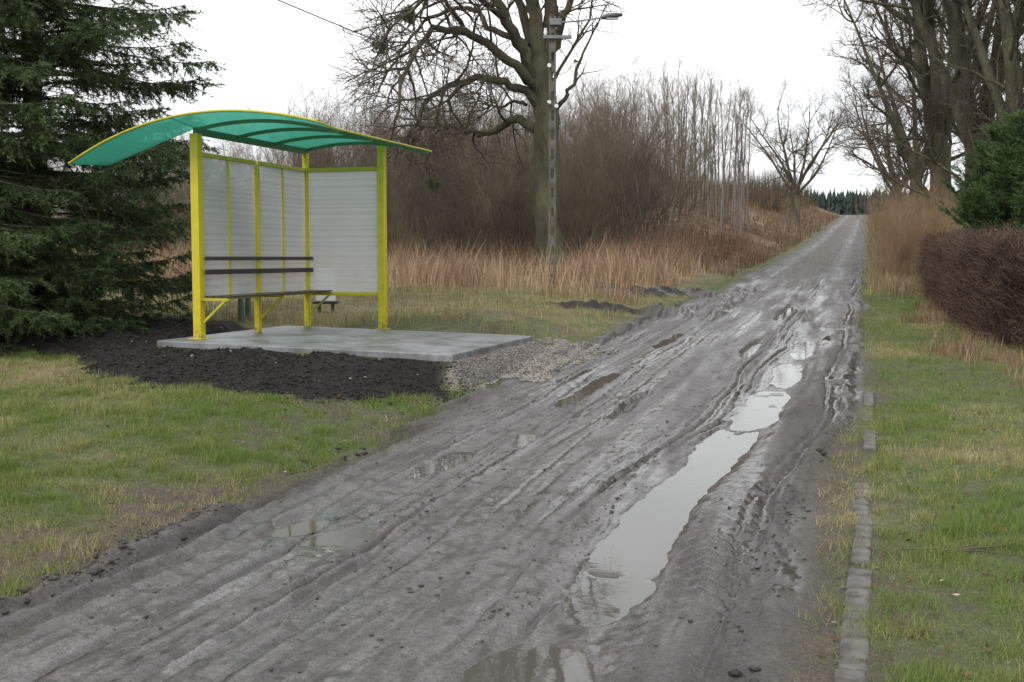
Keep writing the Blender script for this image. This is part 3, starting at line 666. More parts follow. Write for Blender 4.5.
# big tree behind the pole, limbs laid out as in the photograph
def big_tree():
    Y = 30.0; bx, by = PX(548, 270, Y)[:2]; z0 = hz(bx, by)
    def pp(lst, dy=0, r0=.2, r1=.05):
        n = len(lst); o = []
        for i, (x, y) in enumerate(lst):
            X, YY, Z = PX(x, y, Y + dy * i / (n - 1)); o.append((X - bx, YY - by, Z - z0))
        # densify
        q = []; 
        for i in range(n - 1):
            for k in range(3):
                a, b = o[i], o[i + 1]; f = k / 3
                q.append(tuple(a[j] + (b[j] - a[j]) * f + (RR.gauss(0, .035) if (i or k) else 0) for j in range(3)))
        q.append(o[-1]); m = len(q)
        return q, [r0 + (r1 - r0) * i / (m - 1) for i in range(m)]
    trunk = [pp([(549, 290), (549, 262), (548, 210), (548, 160), (546, 120), (542, 85), (540, 60)], 0, .38, .30)]
    trunk[0][1][0] = .5; trunk[0][1][1] = .45; trunk[0][1][2] = .42
    st = [pp([(536, 75), (520, 42), (500, 12), (478, -30), (460, -80)], -1.5, .17, .07),
          pp([(538, 70), (525, 22), (512, -15), (500, -70), (495, -130)], 1.5, .14, .05),
          pp([(541, 70), (537, 30), (532, -20), (528, -80), (520, -150)], 0, .22, .08),
          pp([(545, 75), (548, 30), (552, -20), (560, -80), (566, -160)], 1, .22, .08),
          pp([(548, 60), (557, 35), (568, 8), (582, -30), (600, -90)], -1.5, .12, .05),
          pp([(544, 100), (530, 80), (508, 60), (478, 38), (456, 30), (432, 28), (415, 48), (402, 82), (395, 120)], -3, .15, .03),
          pp([(542, 112), (525, 92), (505, 82), (476, 77), (448, 86), (424, 103), (414, 128), (410, 160)], -2, .13, .03),
          pp([(543, 130), (520, 119), (508, 122), (495, 132), (478, 134), (462, 128), (440, 123), (422, 128), (408, 150)], 1.5, .13, .03),
          pp([(528, 46), (505, 36), (487, 28), (478, 12), (454, 7), (432, 16), (412, 38), (395, 60), (378, 90)], 2, .09, .025),
          pp([(505, 20), (470, -10), (430, -5), (400, 20), (372, 50)], -4, .08, .02),
          pp([(465, 33), (450, 5), (436, -20), (428, -60)], -3, .07, .02),
          pp([(552, 112), (565, 100), (572, 84), (580, 60), (592, 35), (606, 5)], -.5, .07, .012),
          pp([(526, 105), (515, 100), (500, 108), (488, 106), (470, 118)], 2, .05, .015),
          pp([(546, 95), (560, 70), (590, 20), (600, -30)], 3, .06, .02)]
    cfg = [dict(n=16, L=2.4, r=.038, ang=(35, 80), seg=7, wob=.18, up=-.02, lift=.1), dict(n=9, L=1.2, r=.017, ang=(30, 65), seg=5, wob=.18, up=-.02),
           dict(n=5, L=.65, r=.008, ang=(25, 60), seg=3, wob=.15, up=-.02)]
    out = [[], [], [], []]
    for i, (p, r) in enumerate(st): kids(out, p, r, 0, cfg if i not in (4, 11, 13) else [dict(cfg[0], n=4, L=1.3), dict(cfg[1], n=3), dict(cfg[2], n=2)], 1)
    e = empty('bare_tree', (bx, by, z0)); tag(e, 'huge old leafless tree with mossy arching limbs behind the pole', 'tree')
    tube_obj('trunk', trunk, M_BARK, e, 14); tube_obj('limbs', st, M_BARK, e, 8); tube_obj('branches', out[0], M_BARK, e); tube_obj('twigs', out[1] + out[2] + out[3], M_TWIG, e)
    # ivy and moss cushions on the limb
    for (mx, my, my_d, rr, lb) in ((381, 45, 29, .26, 'dark mistletoe ball at the end of the upper left limb'), (408, 15, 28, .22, 'smaller mistletoe ball near the top edge left of the big tree'), (433, 184, 29.5, .2, 'low mistletoe ball hanging below the left limbs')):
        c = PX(mx, my, my_d); ps = []
        for _ in range(420):
            d = unit((RR.gauss(0, 1), RR.gauss(0, 1), RR.gauss(0, 1))); k = rr * RR.uniform(.3, 1.1)
            a = tuple(d[j] * k for j in range(3)); bb = tuple(a[j] + RR.gauss(0, .05) for j in range(3)); ps.append(([a, bb], [.014, .003]))
        o = tube_obj('mistletoe_clump', ps, M_MIST); o.location = c; tag(o, lb, 'mistletoe', 'mistletoe in the big tree')
big_tree()

# large bare trees in a row right of the road (three patterns, copied)
def row_tree(seed, h, r, nst, spread, mt=M_BARK):
    RR.seed(seed); stems = []
    tp, tr = walk((0, 0, -.3), (RR.gauss(0, .03), RR.gauss(0, .03), 1), h * .28, r, 6, .03, .02, .8); tr[0] = r * 1.35; stems.append((tp, tr))
    for k in range(nst):
        a = 2 * math.pi * (k + RR.random() * .6) / nst
        d = unit((math.cos(a) * spread, math.sin(a) * spread, 1))
        stems.append(walk(tp[-1 - (k % 2)], d, h * RR.uniform(.55, .75), r * RR.uniform(.42, .62), 9, .07, .05, .18))
    cfg = [dict(n=9, L=h * .26, r=r * .20, ang=(30, 70), seg=7, wob=.16, up=.03, **{'from': .12}), dict(n=7, L=h * .12, r=r * .08, ang=(28, 62), seg=5, wob=.18, up=.03),
           dict(n=6, L=h * .065, r=r * .032, ang=(25, 60), seg=4, wob=.18, up=.01), dict(n=4, L=h * .035, r=r * .02, ang=(25, 55), seg=2, wob=.15, up=0)]
    return make_bare('bare_tree', stems, cfg, mt, mt, M_TWIG)
protoA = row_tree(11, 15, .42, 5, .45); protoB = row_tree(12, 15, .36, 6, .35); protoC = row_tree(14, 11, .26, 8, .85, M_BARK2)
rt = [(protoA, 939, 40, 1.0, .3, 'thickest bare tree trunk in the row, right behind the russet bushes'), (protoB, 968, 36, 1.0, 1.4, 'bare tree leaning right in the row, above the green conifer'),
      (protoB, 1010, 33, .95, 3.3, 'rightmost tall bare tree at the frame edge above the conifer'), (protoA, 912, 62, .95, 2.2, 'slimmer bare tree next in the row, left of the thickest trunk'),
      (protoC, 893, 84, 1.15, .8, 'farthest leaning bare tree in the right row beside the road crest'), (protoC, 990, 50, 1.3, 4.4, 'bare tree set back in the right row, partly hidden by the front trunks'),
      (protoC, 795, 98, 1.12, 2.0, 'round crowned bare tree standing alone left of the road crest')]
first = set()
for pr, px, Y, sc, rz, lb in rt:
    x = (px - 512) / F * Y; z = hz(x, Y) - .05
    if pr.name not in first:
        first.add(pr.name); pr.location = (x, Y, z); pr.rotation_euler = (0, 0, rz); pr.scale = (sc,) * 3; o = pr
    else: o = copy_tree(pr, (x, Y, z), rz, sc)
    tag(o, lb, 'tree', 'large bare trees right of the road' if px > 850 else None)

# ------------------------------------------------------------------ thicket shrubs, saplings, russet bushes
def shrub(name, seed, h, nst, lean, tw=M_TWIGR, dens=1.0, rs=.024, mb=None, wob=.12):
    RR.seed(seed); stems = []
    for k in range(nst):
        a = RR.uniform(0, 6.28); q = RR.uniform(0, .5)
        d = unit((math.cos(a) * lean * RR.random(), math.sin(a) * lean * RR.random(), 1))
        stems.append(walk((q * math.cos(a), q * math.sin(a), -.1), d, h * RR.uniform(.6, 1.05), rs * RR.uniform(.6, 1.3), 8, wob * .6, .05, .25))
    cfg = [dict(n=int(12 * dens), L=h * .24, r=rs * .5, ang=(20, 40 + wob * 200), seg=6, wob=wob, up=.07, **{'from': .10}), dict(n=int(9 * dens), L=h * .12, r=rs * .26, ang=(20, 60), seg=4, wob=wob * 1.2, up=.03), dict(n=int(3 * dens) if h > 3 else 0, L=h * .06, r=rs * .16, ang=(20, 55), seg=2, wob=wob, up=.02)]
    out = [[], [], [], []]
    for p, r in stems: kids(out, p, r, 0, cfg, 1)
    e = empty(name); tube_obj('stems', stems, mb or tw, e, 4); tube_obj('twigs', out[0] + out[1] + out[2], tw, e, 3); return e
M_TWO = mat('olive_twig_bark', (.12, .10, .058), (.20, .165, .105), scale=1.2, rough=.9)
M_TWL = mat('pale_brown_twig_bark', (.16, .125, .09), (.24, .19, .14), scale=1.2, rough=.9)
M_TWD = mat('dark_twig_bark', (.07, .052, .038), (.12, .09, .065), scale=1.2, rough=.9)
SHP = [shrub('bare_shrub', 21, 5.2, 13, .5, M_TWL), shrub('bare_shrub', 22, 5.6, 15, .35, M_TWIGR), shrub('bare_shrub', 23, 4.6, 12, .8, M_TWO, wob=.20), shrub('bare_shrub', 24, 5.0, 11, .6, M_TWIG, wob=.22), shrub('bare_shrub', 25, 4.4, 11, .9, M_TWD, wob=.25), shrub('bare_shrub', 26, 5.4, 13, .4, M_TWO, wob=.16)]
placed = {}
def put(pr, x, y, rz, sc, label, cat, group):
    z = hz(x, y) - .05; s3 = sc if hasattr(sc, '__len__') else (sc,) * 3
    if pr.name in placed: o = copy_tree(pr, (x, y, z), rz, s3)
    else:
        placed[pr.name] = 1; o = pr; o.location = (x, y, z); o.rotation_euler = (0, 0, rz); o.scale = s3
    return tag(o, label, cat, group)
RS = random.Random(5)
TOPL = [(0, 140), (390, 108), (430, 98), (470, 92), (520, 88), (570, 80), (600, 68), (640, 58), (670, 66), (705, 100), (730, 140)]
def topy(px): return float(np.interp(px, [a for a, _ in TOPL], [b for _, b in TOPL]))
for row, (Y, n, x0, x1, f) in enumerate(((33, 22, 180, 610, .60), (36, 24, -60, 640, .80), (41, 24, 60, 655, .98), (46, 20, 300, 660, 1.05), (51, 38, -120, 672, 1.08))):
    for k in range(n):
        px = x0 + (x1 - x0) * (k + RS.uniform(.1, .9)) / n; yy = Y + RS.uniform(-1.8, 1.8); x = (px - 512) / F * yy
        z = hz(x, yy); want = (258 - topy(px) - RS.uniform(-14, 14)) * yy / F + HC - z; want *= f
        pr = SHP[RS.choice((2, 3, 4, 4, 5)) if row < 2 else RS.choice((0, 0, 1, 2, 3, 5))]; sc = max(.35, want / 5.2)
        put(pr, x, yy, RS.uniform(0, 6.28), (sc * .85, sc * .85, sc), 'tall leafless brown shrub in the dense thicket behind the dry grass', 'shrub', 'bare shrubs of the thicket')
SAP = []
for sd in (31, 32):
    RR.seed(sd); st = [walk((0, 0, -.1), (0, 0, 1), 9, .075, 10, .02, .03, .2)]
    cfg = [dict(n=26, L=1.6, r=.02, ang=(18, 40), seg=5, wob=.1, up=.12, **{'from': .25}), dict(n=4, L=.7, r=.010, ang=(20, 45), seg=3, wob=.12, up=.06), dict(n=2, L=.4, r=.007, ang=(20, 45), seg=2, wob=.12, up=.06)]
    SAP.append(make_bare('bare_sapling', st, cfg, M_TWIGG, M_TWIGG, M_TWIGR))
for k in range(30):
    px = 664 + 84 * (k + RS.random() * .8) / 30; Y = RS.uniform(60, 72); x = (px - 512) / F * Y
    z = hz(x, Y); want = (258 - (78 + .5 * max(0, px - 700) + RS.uniform(-10, 18))) * Y / F + HC - z
    put(SAP[k % 2], x, Y, RS.uniform(0, 6.28), want / 9.2, 'slender upright pale sapling in the open row right of the thicket', 'sapling', 'slender saplings beside the thicket')
# low brush along the far bank
BR = [shrub('low_brush', 41, 2.2, 22, .9, M_TWIGR, .8, .012), shrub('low_brush', 42, 2.0, 20, .8, M_TWIGO, .8, .010)]
for k in range(46):
    Y = RS.uniform(46, 150) if k < 34 else RS.uniform(100, 175)
    px = (RS.uniform(600, 770) if Y < 75 else RS.uniform(640, 820)); x = (px - 512) / F * Y
    s_, t_ = xy2st(x, Y)
    if t_ > -4.2: continue
    put(BR[k % 2], x, Y, RS.uniform(0, 6.28), RS.uniform(.35, .75) if Y < 90 else RS.uniform(.9, 1.8), 'low tangled leafless brush on the bank left of the climbing road', 'shrub', 'low brush on the left bank')
RB = [shrub('russet_bush', 51, 2.5, 44, .55, M_TWIGO, 1.0, .010, M_TWIGO), shrub('russet_bush', 52, 2.5, 40, .65, M_TWIGO, 1.0, .010, M_TWIGO)]
for px, Y, sc, lb in ((893, 29, .82, 'nearest of the russet leafless bushes beside the road, left of the hedge end'), (912, 29.5, 1.0, 'tallest orange brown bush directly behind the end of the dark hedge'), (938, 30, 1.0, 'russet bush above the dark hedge, left of the green conifer'),
                  (958, 32, .9, 'rightmost russet bush, half hidden by the green conifer'), (899, 36, 1.0, 'second russet bush up the road, in front of the big trunks'), (925, 36, 1.15, 'russet bush under the thickest bare tree'), (892, 46, 1.1, 'smaller looking russet bush farther up the road edge'), (886, 60, 1.3, 'far russet bush near the road crest, below the leaning tree')):
    x = (px - 512) / F * Y; put(RB[int(px) % 2], x, Y, RS.uniform(0, 6.28), (sc * .85, sc * .85, sc), lb, 'bush', 'russet bushes right of the road')

# ------------------------------------------------------------------ hedge (clipped bare twigs)
def hedge():
    n = 62000
    s = rng.uniform(13.5, 29.6, n); face = np.interp(s, [13.5, 16.2, 17.2, 19, 29.6], [4.0, 3.72, 3.32, 3.12, 3.02])
    dep = rng.beta(1.1, 1.6, n) * 1.25; t = face + dep + .10 * fbm(s * 1.2, s * 0, 3, 301)
    ht = np.interp(s, [14, 29], [1.42, 1.14]) + .12 * fbm(s * 1.1, t * 1.5, 3, 302)
    z = rng.uniform(0, 1, n) ** .85 * ht
    t = t + .10 * (z / 1.4) + .0 * s
    x, y = st2xy(s, t); g0 = HZ(x, y)
    d = rng.normal(0, 1, (n, 3)); d[:, 2] = np.abs(d[:, 2]) * .9 + .25; d /= np.linalg.norm(d, axis=1, keepdims=True)
    Ln = rng.uniform(.10, .30, n)[:, None]; p0 = np.stack([x, y, g0 + z], 1); p1 = p0 + d * Ln * .5 + rng.normal(0, .02, (n, 3)); p2 = p0 + d * Ln
    r = rng.uniform(.003, .0065, n)
    paths = [((p0[i], p1[i], p2[i]), (r[i], r[i] * .8, r[i] * .4)) for i in range(n)]
    o = empty('hedge', (0, 0, 0)); tag(o, 'long clipped leafless dark brown hedge at the right edge', 'hedge')
    tube_obj('twigs', paths, M_HEDGE, o, 3)
    st = []
    for k in range(260):
        s_ = RS.uniform(13.5, 29.3); t_ = np.interp(s_, [13.5, 16.2, 17.2, 19, 29.6], [4.1, 3.85, 3.45, 3.25, 3.15]) + RS.uniform(.15, .9); xx, yy = st2xy(s_, t_); z0 = hz(xx, yy)
        st.append(walk((xx, yy, z0 - .05), (0, 0, 1), 1.05, .014, 5, .10, .02, .5))
    tube_obj('stems', st, M_HEDGE, o, 4)
    # clinging dead leaves
    m = 9000; i = rng.integers(0, n, m); c = p2[i]; a = rng.normal(0, .018, (m, 3)); b = rng.normal(0, .018, (m, 3))
    V = np.stack([c, c + a, c + a + b], 1).reshape(-1, 3)
    q = mesh_np('dead_leaves', V, np.arange(3 * m), np.full(m, 3), M_DRY, o); cc = np.repeat(rng.uniform(.5, 1.3, (m, 1)) * np.array((.15, .08, .045)), 3, 0); set_col(q, 'col', cc)
hedge()

# ------------------------------------------------------------------ conifers
def conifer(name, loc, h, rad, label, seed, nb=230, up=.0, colr=(.095, .145, .045), dark=(.030, .052, .024), base=.15, prof=None, droop=.25, ntw=30):
    RR.seed(seed); r2 = np.random.default_rng(seed)
    e = empty(name, loc); tag(e, label, 'conifer')
    tube_obj('trunk', [walk((0, 0, -.2), (0, 0, 1), h, .02 * h, 10, .01, .02, .1)], M_BARK2, e, 9)
    br = []; tw = []
    for k in range(nb):
        z = base + (h - base) * ((k + RR.random()) / nb) ** 1.05
        f = (z - base) / (h - base); Lb = rad * (prof(f) if prof else (1 - f) ** .75) * RR.uniform(.72, 1.1) + .1
        a = RR.uniform(0, 6.283); el = .18 + up - .35 * (1 - f) * RR.random()
        d = unit((math.cos(a), math.sin(a), el)); p = (0, 0, z); pts = [p]; n = 9
        for i in range(n):
            q = i / n
            d = unit((d[0] + RR.gauss(0, .05), d[1] + RR.gauss(0, .05), d[2] - droop * .35 * (1 - q) + (.16 * q)))
            p = (p[0] + d[0] * Lb / n, p[1] + d[1] * Lb / n, p[2] + d[2] * Lb / n); pts.append(p)
        br.append((pts, [.022 * (1 - .85 * i / n) * (Lb / rad * .6 + .4) for i in range(n + 1)]))
        nt_ = int(ntw * (.35 + Lb / rad))
        for j in range(nt_):
            q = .18 + .82 * RR.random() ** .8; kf = min(q * n, n - .001); i = int(kf); fr = kf - i
            A_, B_ = pts[i], pts[i + 1]; P_ = tuple(A_[m] + (B_[m] - A_[m]) * fr for m in range(3)); D_ = unit(tuple(B_[m] - A_[m] for m in range(3)))
            sd = RR.choice((-1, 1)); hor = unit((-D_[1] * sd, D_[0] * sd, 0)); k2 = RR.uniform(.4, .95)
            dd = unit((D_[0] * (1 - k2) + hor[0] * k2, D_[1] * (1 - k2) + hor[1] * k2, D_[2] * .5 - droop * RR.uniform(.2, 2.2)))
            Lt = RR.uniform(.16, .42) * (1.25 - .5 * q) * min(1.3, rad / 2 + .35)
            tw.append((P_, dd, Lt))
        tw.append((pts[-3], unit(tuple(pts[-1][m] - pts[-3][m] for m in range(3))), Lb / n * 2.6))
    tube_obj('branches', br, M_BARK2, e, 5)
    P0 = np.array([t[0] for t in tw]); D = np.array([t[1] for t in tw]); LT = np.array([t[2] for t in tw])
    per = 38; m = len(tw) * per; ti = np.repeat(np.arange(len(tw)), per); q = r2.uniform(0, 1, m)
    base_p = P0[ti] + D[ti] * (q * LT[ti])[:, None]; base_p[:, 2] -= .10 * (q * LT[ti]) ** 2 * 4 * droop
    rd_ = r2.normal(0, 1, (m, 3)); nd = D[ti] * .9 + rd_ / np.linalg.norm(rd_, axis=1, keepdims=True) * .85; nd /= np.linalg.norm(nd, axis=1, keepdims=True)
    ln = r2.uniform(.045, .085, m)[:, None]; sdv = np.cross(nd, r2.normal(0, 1, (m, 3))); sdv /= np.linalg.norm(sdv, axis=1, keepdims=True)
    wv = sdv * r2.uniform(.0045, .0085, m)[:, None]
    V = np.stack([base_p - wv, base_p + wv, base_p + nd * ln], 1).reshape(-1, 3)
    o = mesh_np('needles', V, np.arange(3 * m), np.full(m, 3), M_NEEDLE, e)
    tint = r2.uniform(0, 1, len(tw))[ti] * .7 + .3 * r2.uniform(0, 1, m); tipg = np.clip(q, 0, 1)[:, None]
    c = np.array(dark) * (1 - tint[:, None]) + np.array(colr) * tint[:, None]; c = c * (1 - .35 * tipg) + np.array((.12, .16, .05)) * .35 * tipg
    set_col(o, 'col', np.repeat(c, 3, 0))
    # bare inner dead twigs
    dt = []
    for k in range(260):
        a = RR.uniform(0, 6.28); z = RR.uniform(.3, h * .7); dt.append(walk((0, 0, z), unit((math.cos(a), math.sin(a), RR.uniform(-.3, .3))), rad * .7 * RR.random() + .2, .008, 6, .18, -.02, .3))
    tube_obj('dead_twigs', dt, M_TWIGG, e, 3)
    return e
def gl(px, Y): x = (px - 512) / F * Y; return (x, Y, hz(x, Y) - .02)
PR1 = lambda f: float(np.interp(f, [0, .12, .34, .42, .48, .6, 1], [.82, .95, .88, 1.02, .78, .62, .05]))
conifer('spruce_tree', gl(44, 16.0), 9.5, 2.3, 'tall dark spruce with drooping branches left of the shelter', 61, nb=380, prof=PR1, droop=.30, ntw=44, up=.10)
conifer('spruce_tree', gl(-75, 14.2), 8.5, 2.2, 'second dark spruce cut off by the left frame edge', 62, nb=300, prof=PR1, droop=.30, ntw=38)
conifer('conifer_bush', gl(1050, 22.5), 3.55, 1.95, 'dense green conifer behind the hedge at the right edge', 63, nb=340, prof=lambda f: (1 - f) ** .5 * (.75 + .5 * min(1, f * 3)), droop=.05, up=.25, base=.1, colr=(.075, .14, .034), dark=(.03, .06, .022), ntw=40)

# far pine forest beyond the crest: individual trees would be a few pixels, reads as one mass
def forest():
    n = 5000; V = []; Fc = []
    x = rng.uniform(85, 330, n); y = rng.uniform(395, 450, n); b = 0
    z = HZ(x, y); out_v = []; out_f = []
    for i in range(n):
        hh = rng.uniform(17.2, 20.2); rr = rng.uniform(1.1, 2.0); k = 4
        for lay in range(7):
            z0 = z[i] + hh * (.10 + .12 * lay + rng.uniform(-.06, .06)); z1 = z0 + hh * .13; r_ = rr * math.sqrt(max(.1, 1.05 - .15 * lay))
            a = np.arange(k * 2) * math.pi / k + rng.uniform(0, 1); ra = r_ * np.where(np.arange(k * 2) % 2, .6, 1.1) * rng.uniform(.8, 1.2, k * 2)
            ring = np.stack([x[i] + ra * np.cos(a), y[i] + ra * np.sin(a), z0 + rng.uniform(-1.8, .3, k * 2)], 1)
            out_v.append(np.vstack([ring, [[x[i], y[i], z1]]]))
            out_f.append(np.array([[b + j, b + (j + 1) % (2 * k), b + 2 * k] for j in range(2 * k)])); b += 2 * k + 1
    V = np.vstack(out_v); Fc = np.vstack(out_f)
    o = mesh_np('pine_forest', V, Fc, np.full(len(Fc), 3), mat('far_pine_foliage', (.018, .032, .026), (.028, .046, .032), scale=.2, rough=.9)); tag(o, 'distant dark pine forest beyond the road crest', 'forest', kind='stuff')
forest()
# dead field scrub far behind the left bank
def far_scrub():
    n = 26000; Y = rng.uniform(105, 190, n); px = rng.uniform(330, 828, n); x = (px - 512) / F * Y
    s, t = xy2st(x, Y); ok = t < -6; x, Y = x[ok], Y[ok]; n = len(x); z = HZ(x, Y)
    hgt = rng.uniform(1.2, 4.2, n) * (.7 + .6 * (fbm(x * .15, Y * .15, 2, 330) + .5)); wv = rng.uniform(.02, .05, n); a = rng.uniform(0, math.pi, n)
    dx, dy = np.cos(a) * wv, np.sin(a) * wv; lx, ly = rng.normal(0, .35, n), rng.normal(0, .35, n)
    V = np.stack([np.stack([x - dx, Y - dy, z - .1], 1), np.stack([x + dx, Y + dy, z - .1], 1), np.stack([x + lx, Y + ly, z + hgt], 1)], 1).reshape(-1, 3)
    o = mesh_np('scrub', V, np.arange(3 * n), np.full(n, 3), M_DRY); c = rng.uniform(.6, 1.3, (n, 1)) * np.where(rng.random((n, 1)) < .45, np.array((.075, .075, .04)), np.array((.12, .085, .06)))
    set_col(o, 'col', np.repeat(c, 3, 0)); tag(o, 'far belt of olive and brown scrub beyond the thicket', 'scrub', kind='stuff')
far_scrub()

# ------------------------------------------------------------------ grass, reeds, stones
def blades(name, x, y, hgt, wd, col, lean=.5, m=M_BLADE, seg2=True, sink=.01):
    n = len(x); z = HZ(x, y) - sink; a = rng.uniform(0, 2 * math.pi, n); b = rng.uniform(0, 2 * math.pi, n)
    dx, dy = np.cos(a) * wd * .5, np.sin(a) * wd * .5; lr = lean * hgt * rng.uniform(.2, 1, n); lx, ly = np.cos(b) * lr, np.sin(b) * lr
    L0 = np.stack([x - dx, y - dy, z], 1); L1 = np.stack([x + dx, y + dy, z], 1)
    if not seg2:
        T = np.stack([x + lx, y + ly, z + hgt], 1)
        V = np.stack([L0, L1, T], 1).reshape(-1, 3); o = mesh_np(name, V, np.arange(3 * n), np.full(n, 3), m); rep = 3
    else:
        M0 = np.stack([x + lx * .35 - dx * .8, y + ly * .35 - dy * .8, z + hgt * .6], 1); M1 = np.stack([x + lx * .35 + dx * .8, y + ly * .35 + dy * .8, z + hgt * .6], 1); T = np.stack([x + lx, y + ly, z + hgt], 1)
        V = np.stack([L0, L1, M1, M0, T], 1).reshape(-1, 3); k = np.arange(n) * 5
        f = np.stack([k, k + 1, k + 2, k + 3, k + 3, k + 2, k + 4], 1).ravel(); o = mesh_np(name, V, f, np.tile([4, 3], n), m); rep = 5
    set_col(o, 'col', np.repeat(col, rep, 0)); return o
def pts_st(n, s0, s1, t0, t1, pw=1.0):
    "samples denser near the camera"
    u = rng.random(n); s = (s0 ** (1 - pw) + u * (s1 ** (1 - pw) - s0 ** (1 - pw))) ** (1 / (1 - pw)) if pw != 1 else s0 * (s1 / s0) ** u
    t = rng.uniform(t0, t1, n); x, y = st2xy(s, t); return s, t, x, y
def inview(x, y, pad=60): return (y > 2.5) & (np.abs(x / np.maximum(y, .1) * F) < 512 + pad)
def lawn(n, s0, s1, t0, t1, left):
    s, t, x, y = pts_st(n, s0, s1, t0, t1, 1.25); k = inview(x, y); s, t, x, y = s[k], t[k], x[k], y[k]
    n1 = fbm(x * .6, y * .6, 4, 201); n2 = fbm(x * 3, y * 3, 3, 202); n5 = fbm(x * 1.8, y * 1.8, 3, 207)
    _, K_ = terrain(s, t, x, y)
    w_ = (1 - ss(.1, .6, K_['road'])) * (1 - K_['soil']) * (1 - K_['grav']) * (1 - K_['inside']) * (1 - K_['mudp']) * (1 - .75 * K_['lane'])
    bare = .8 * ss(.24, .42, fbm(x * 1.1, y * 1.1, 4, 205)) * ss(-2, -2.3, t); w_ = w_ * (1 - .85 * bare)
    b2 = ss(.02, .25, fbm(x * 1.3, y * 1.3, 4, 206)) * ss(6.5, 4.5, s) * ss(2.0, 2.3, t); w_ = w_ * (1 - .8 * b2)
    if left: vg = ss(-3.1, -1.95, t + 1.1 * n1 + .6 * n2) * ss(11.5, 9.5, s)
    else: vg = np.maximum(.8 * ss(2.1, 1.3, t + .6 * n1 + .5 * n2), 1.05 * ss(1.95, 1.75, t + .25 * n2) * ss(13, 9, s))
    w_ = w_ * (1 - .78 * vg) * ss(-.45, .1, n5 + .25 * (1 - vg)) * (.45 + .55 * ss(-.25, .1, fbm(x * 6.5, y * 6.5, 2, 209)))
    if not left: w_ = w_ * (1 - ss(3.1, 3.6, t + .5 * n1) * ss(12.5, 14.5, s + n1) * .6)
    k = rng.random(len(s)) < w_; s, t, x, y, n1, n2, vg, n5 = [q[k] for q in (s, t, x, y, n1, n2, vg, n5)]
    n = len(s); sc = np.sqrt(s / 7)
    n7 = fbm(x * 7, y * 7, 2, 209); hgt = rng.uniform(.012, .042, n) * (1 + .3 * sc) * (1 + .8 * np.clip(n5, 0, 1)) * (1 + 1.6 * np.clip(n7, -.3, 1)); wd = rng.uniform(.003, .006, n) * sc
    g1 = np.array((.165, .235, .05)); g2 = np.array((.30, .295, .105)); g3 = np.array((.42, .35, .20))
    m = np.clip(.30 + 1.3 * n1 + .9 * n2 + .25 * rng.normal(0, 1, n) + .25 * vg + (.30 * ss(15, 18, s) if left else .10 - .35 * ss(12, 15, s)), 0, 1)[:, None]
    c = np.where(m < .6, g1 * (1 - m / .6) + g2 * (m / .6), g2 * (1 - (m - .6) / .4) + g3 * ((m - .6) / .4)) * rng.uniform(.65, 1.25, (n, 1))
    return x, y, hgt, wd, c
parts = [lawn(760000, 4, 12.5, -7.5, -1.7, True), lawn(120000, 11, 30, -16, -1.7, True), lawn(540000, 3.3, 12, 1.35, 6.5, False), lawn(110000, 12, 40, 1.6, 4.6, False)]
cat = [np.concatenate([p[i] for p in parts]) for i in range(5)]
tag(blades('lawn_grass', *cat, lean=.9, seg2=False), 'short patchy green and yellow grass on the verges', 'grass', kind='stuff')
# dry tall grass
def dry(n, s0, s1, t0, t1, h0, h1, wd0, ca, cb, dens=None, cc=None):
    s, t, x, y = pts_st(n, s0, s1, t0, t1, .6); k = inview(x, y, 90); s, t, x, y = s[k], t[k], x[k], y[k]
    q = fbm(x * .9, y * .9, 3, 310); k = rng.random(len(s)) < np.clip(.55 + 1.3 * q, .08, 1)
    k &= rng.random(len(s)) > 1.2 * terrain(s, t, x, y)[1]['mudp']
    if dens is not None: k &= rng.random(len(s)) < dens(s, t, x, y)
    s, t, x, y, q = s[k], t[k], x[k], y[k], q[k]; n = len(s)
    hgt = rng.uniform(h0, h1, n) * (.75 + .8 * (q + .3)); m = np.clip(rng.normal(.5, .35, n) + q, 0, 1)[:, None]
    c = (np.array(ca) * (1 - m) + np.array(cb) * m) * rng.uniform(.6, 1.25, (n, 1))
    return x, y, np.abs(hgt) + .05, rng.uniform(wd0 * .6, wd0 * 1.4, n), c
edge = lambda s, t, x, y: ss(23.0, 26.5, s + 1.6 * fbm(x * .5, y * .5, 2, 320) + .25 * (t + 8) * (t > -8))
pr = [dry(120000, 22, 36, -26, -2.6, .25, .80, .012, (.52, .40, .26), (.33, .215, .14), edge),
      dry(40000, 30, 40, -26, -3.2, .6, 1.3, .012, (.30, .20, .14), (.18, .115, .08)),
      dry(70000, 35, 75, -26, -1.9, .12, .55, .018, (.24, .165, .11), (.15, .095, .065)),
      dry(30000, 75, 178, -30, -1.9, .25, .8, .04, (.24, .17, .10), (.15, .10, .07)),
      dry(14000, 27, 34, 1.9, 3.6, .10, .35, .010, (.40, .33, .19), (.28, .21, .12), lambda s, t, x, y: ss(1.8, 2.6, t)),
      dry(24000, 34, 175, 1.9, 7, .15, .45, .025, (.30, .26, .13), (.22, .17, .09)),
      dry(26000, 13, 29, 2.4, 4.2, .04, .18, .008, (.36, .26, .16), (.22, .13, .085), lambda s, t, x, y: ss(2.7, 3.3, t + 1.3 * fbm(x * .9, y * .9, 3, 321)) * .8),
      dry(22000, 15.6, 24, -12, -2.3, .04, .14, .008, (.36, .31, .16), (.26, .21, .11))]
cat = [np.concatenate([p[i] for p in pr]) for i in range(5)]; cat[2] = cat[2] * rng.uniform(.35, 1.35, len(cat[2]))
tag(blades('dry_grass', *cat, lean=.65, m=M_DRY, seg2=True), 'tall dead beige and russet grass at the field edge', 'dry grass', kind='stuff')

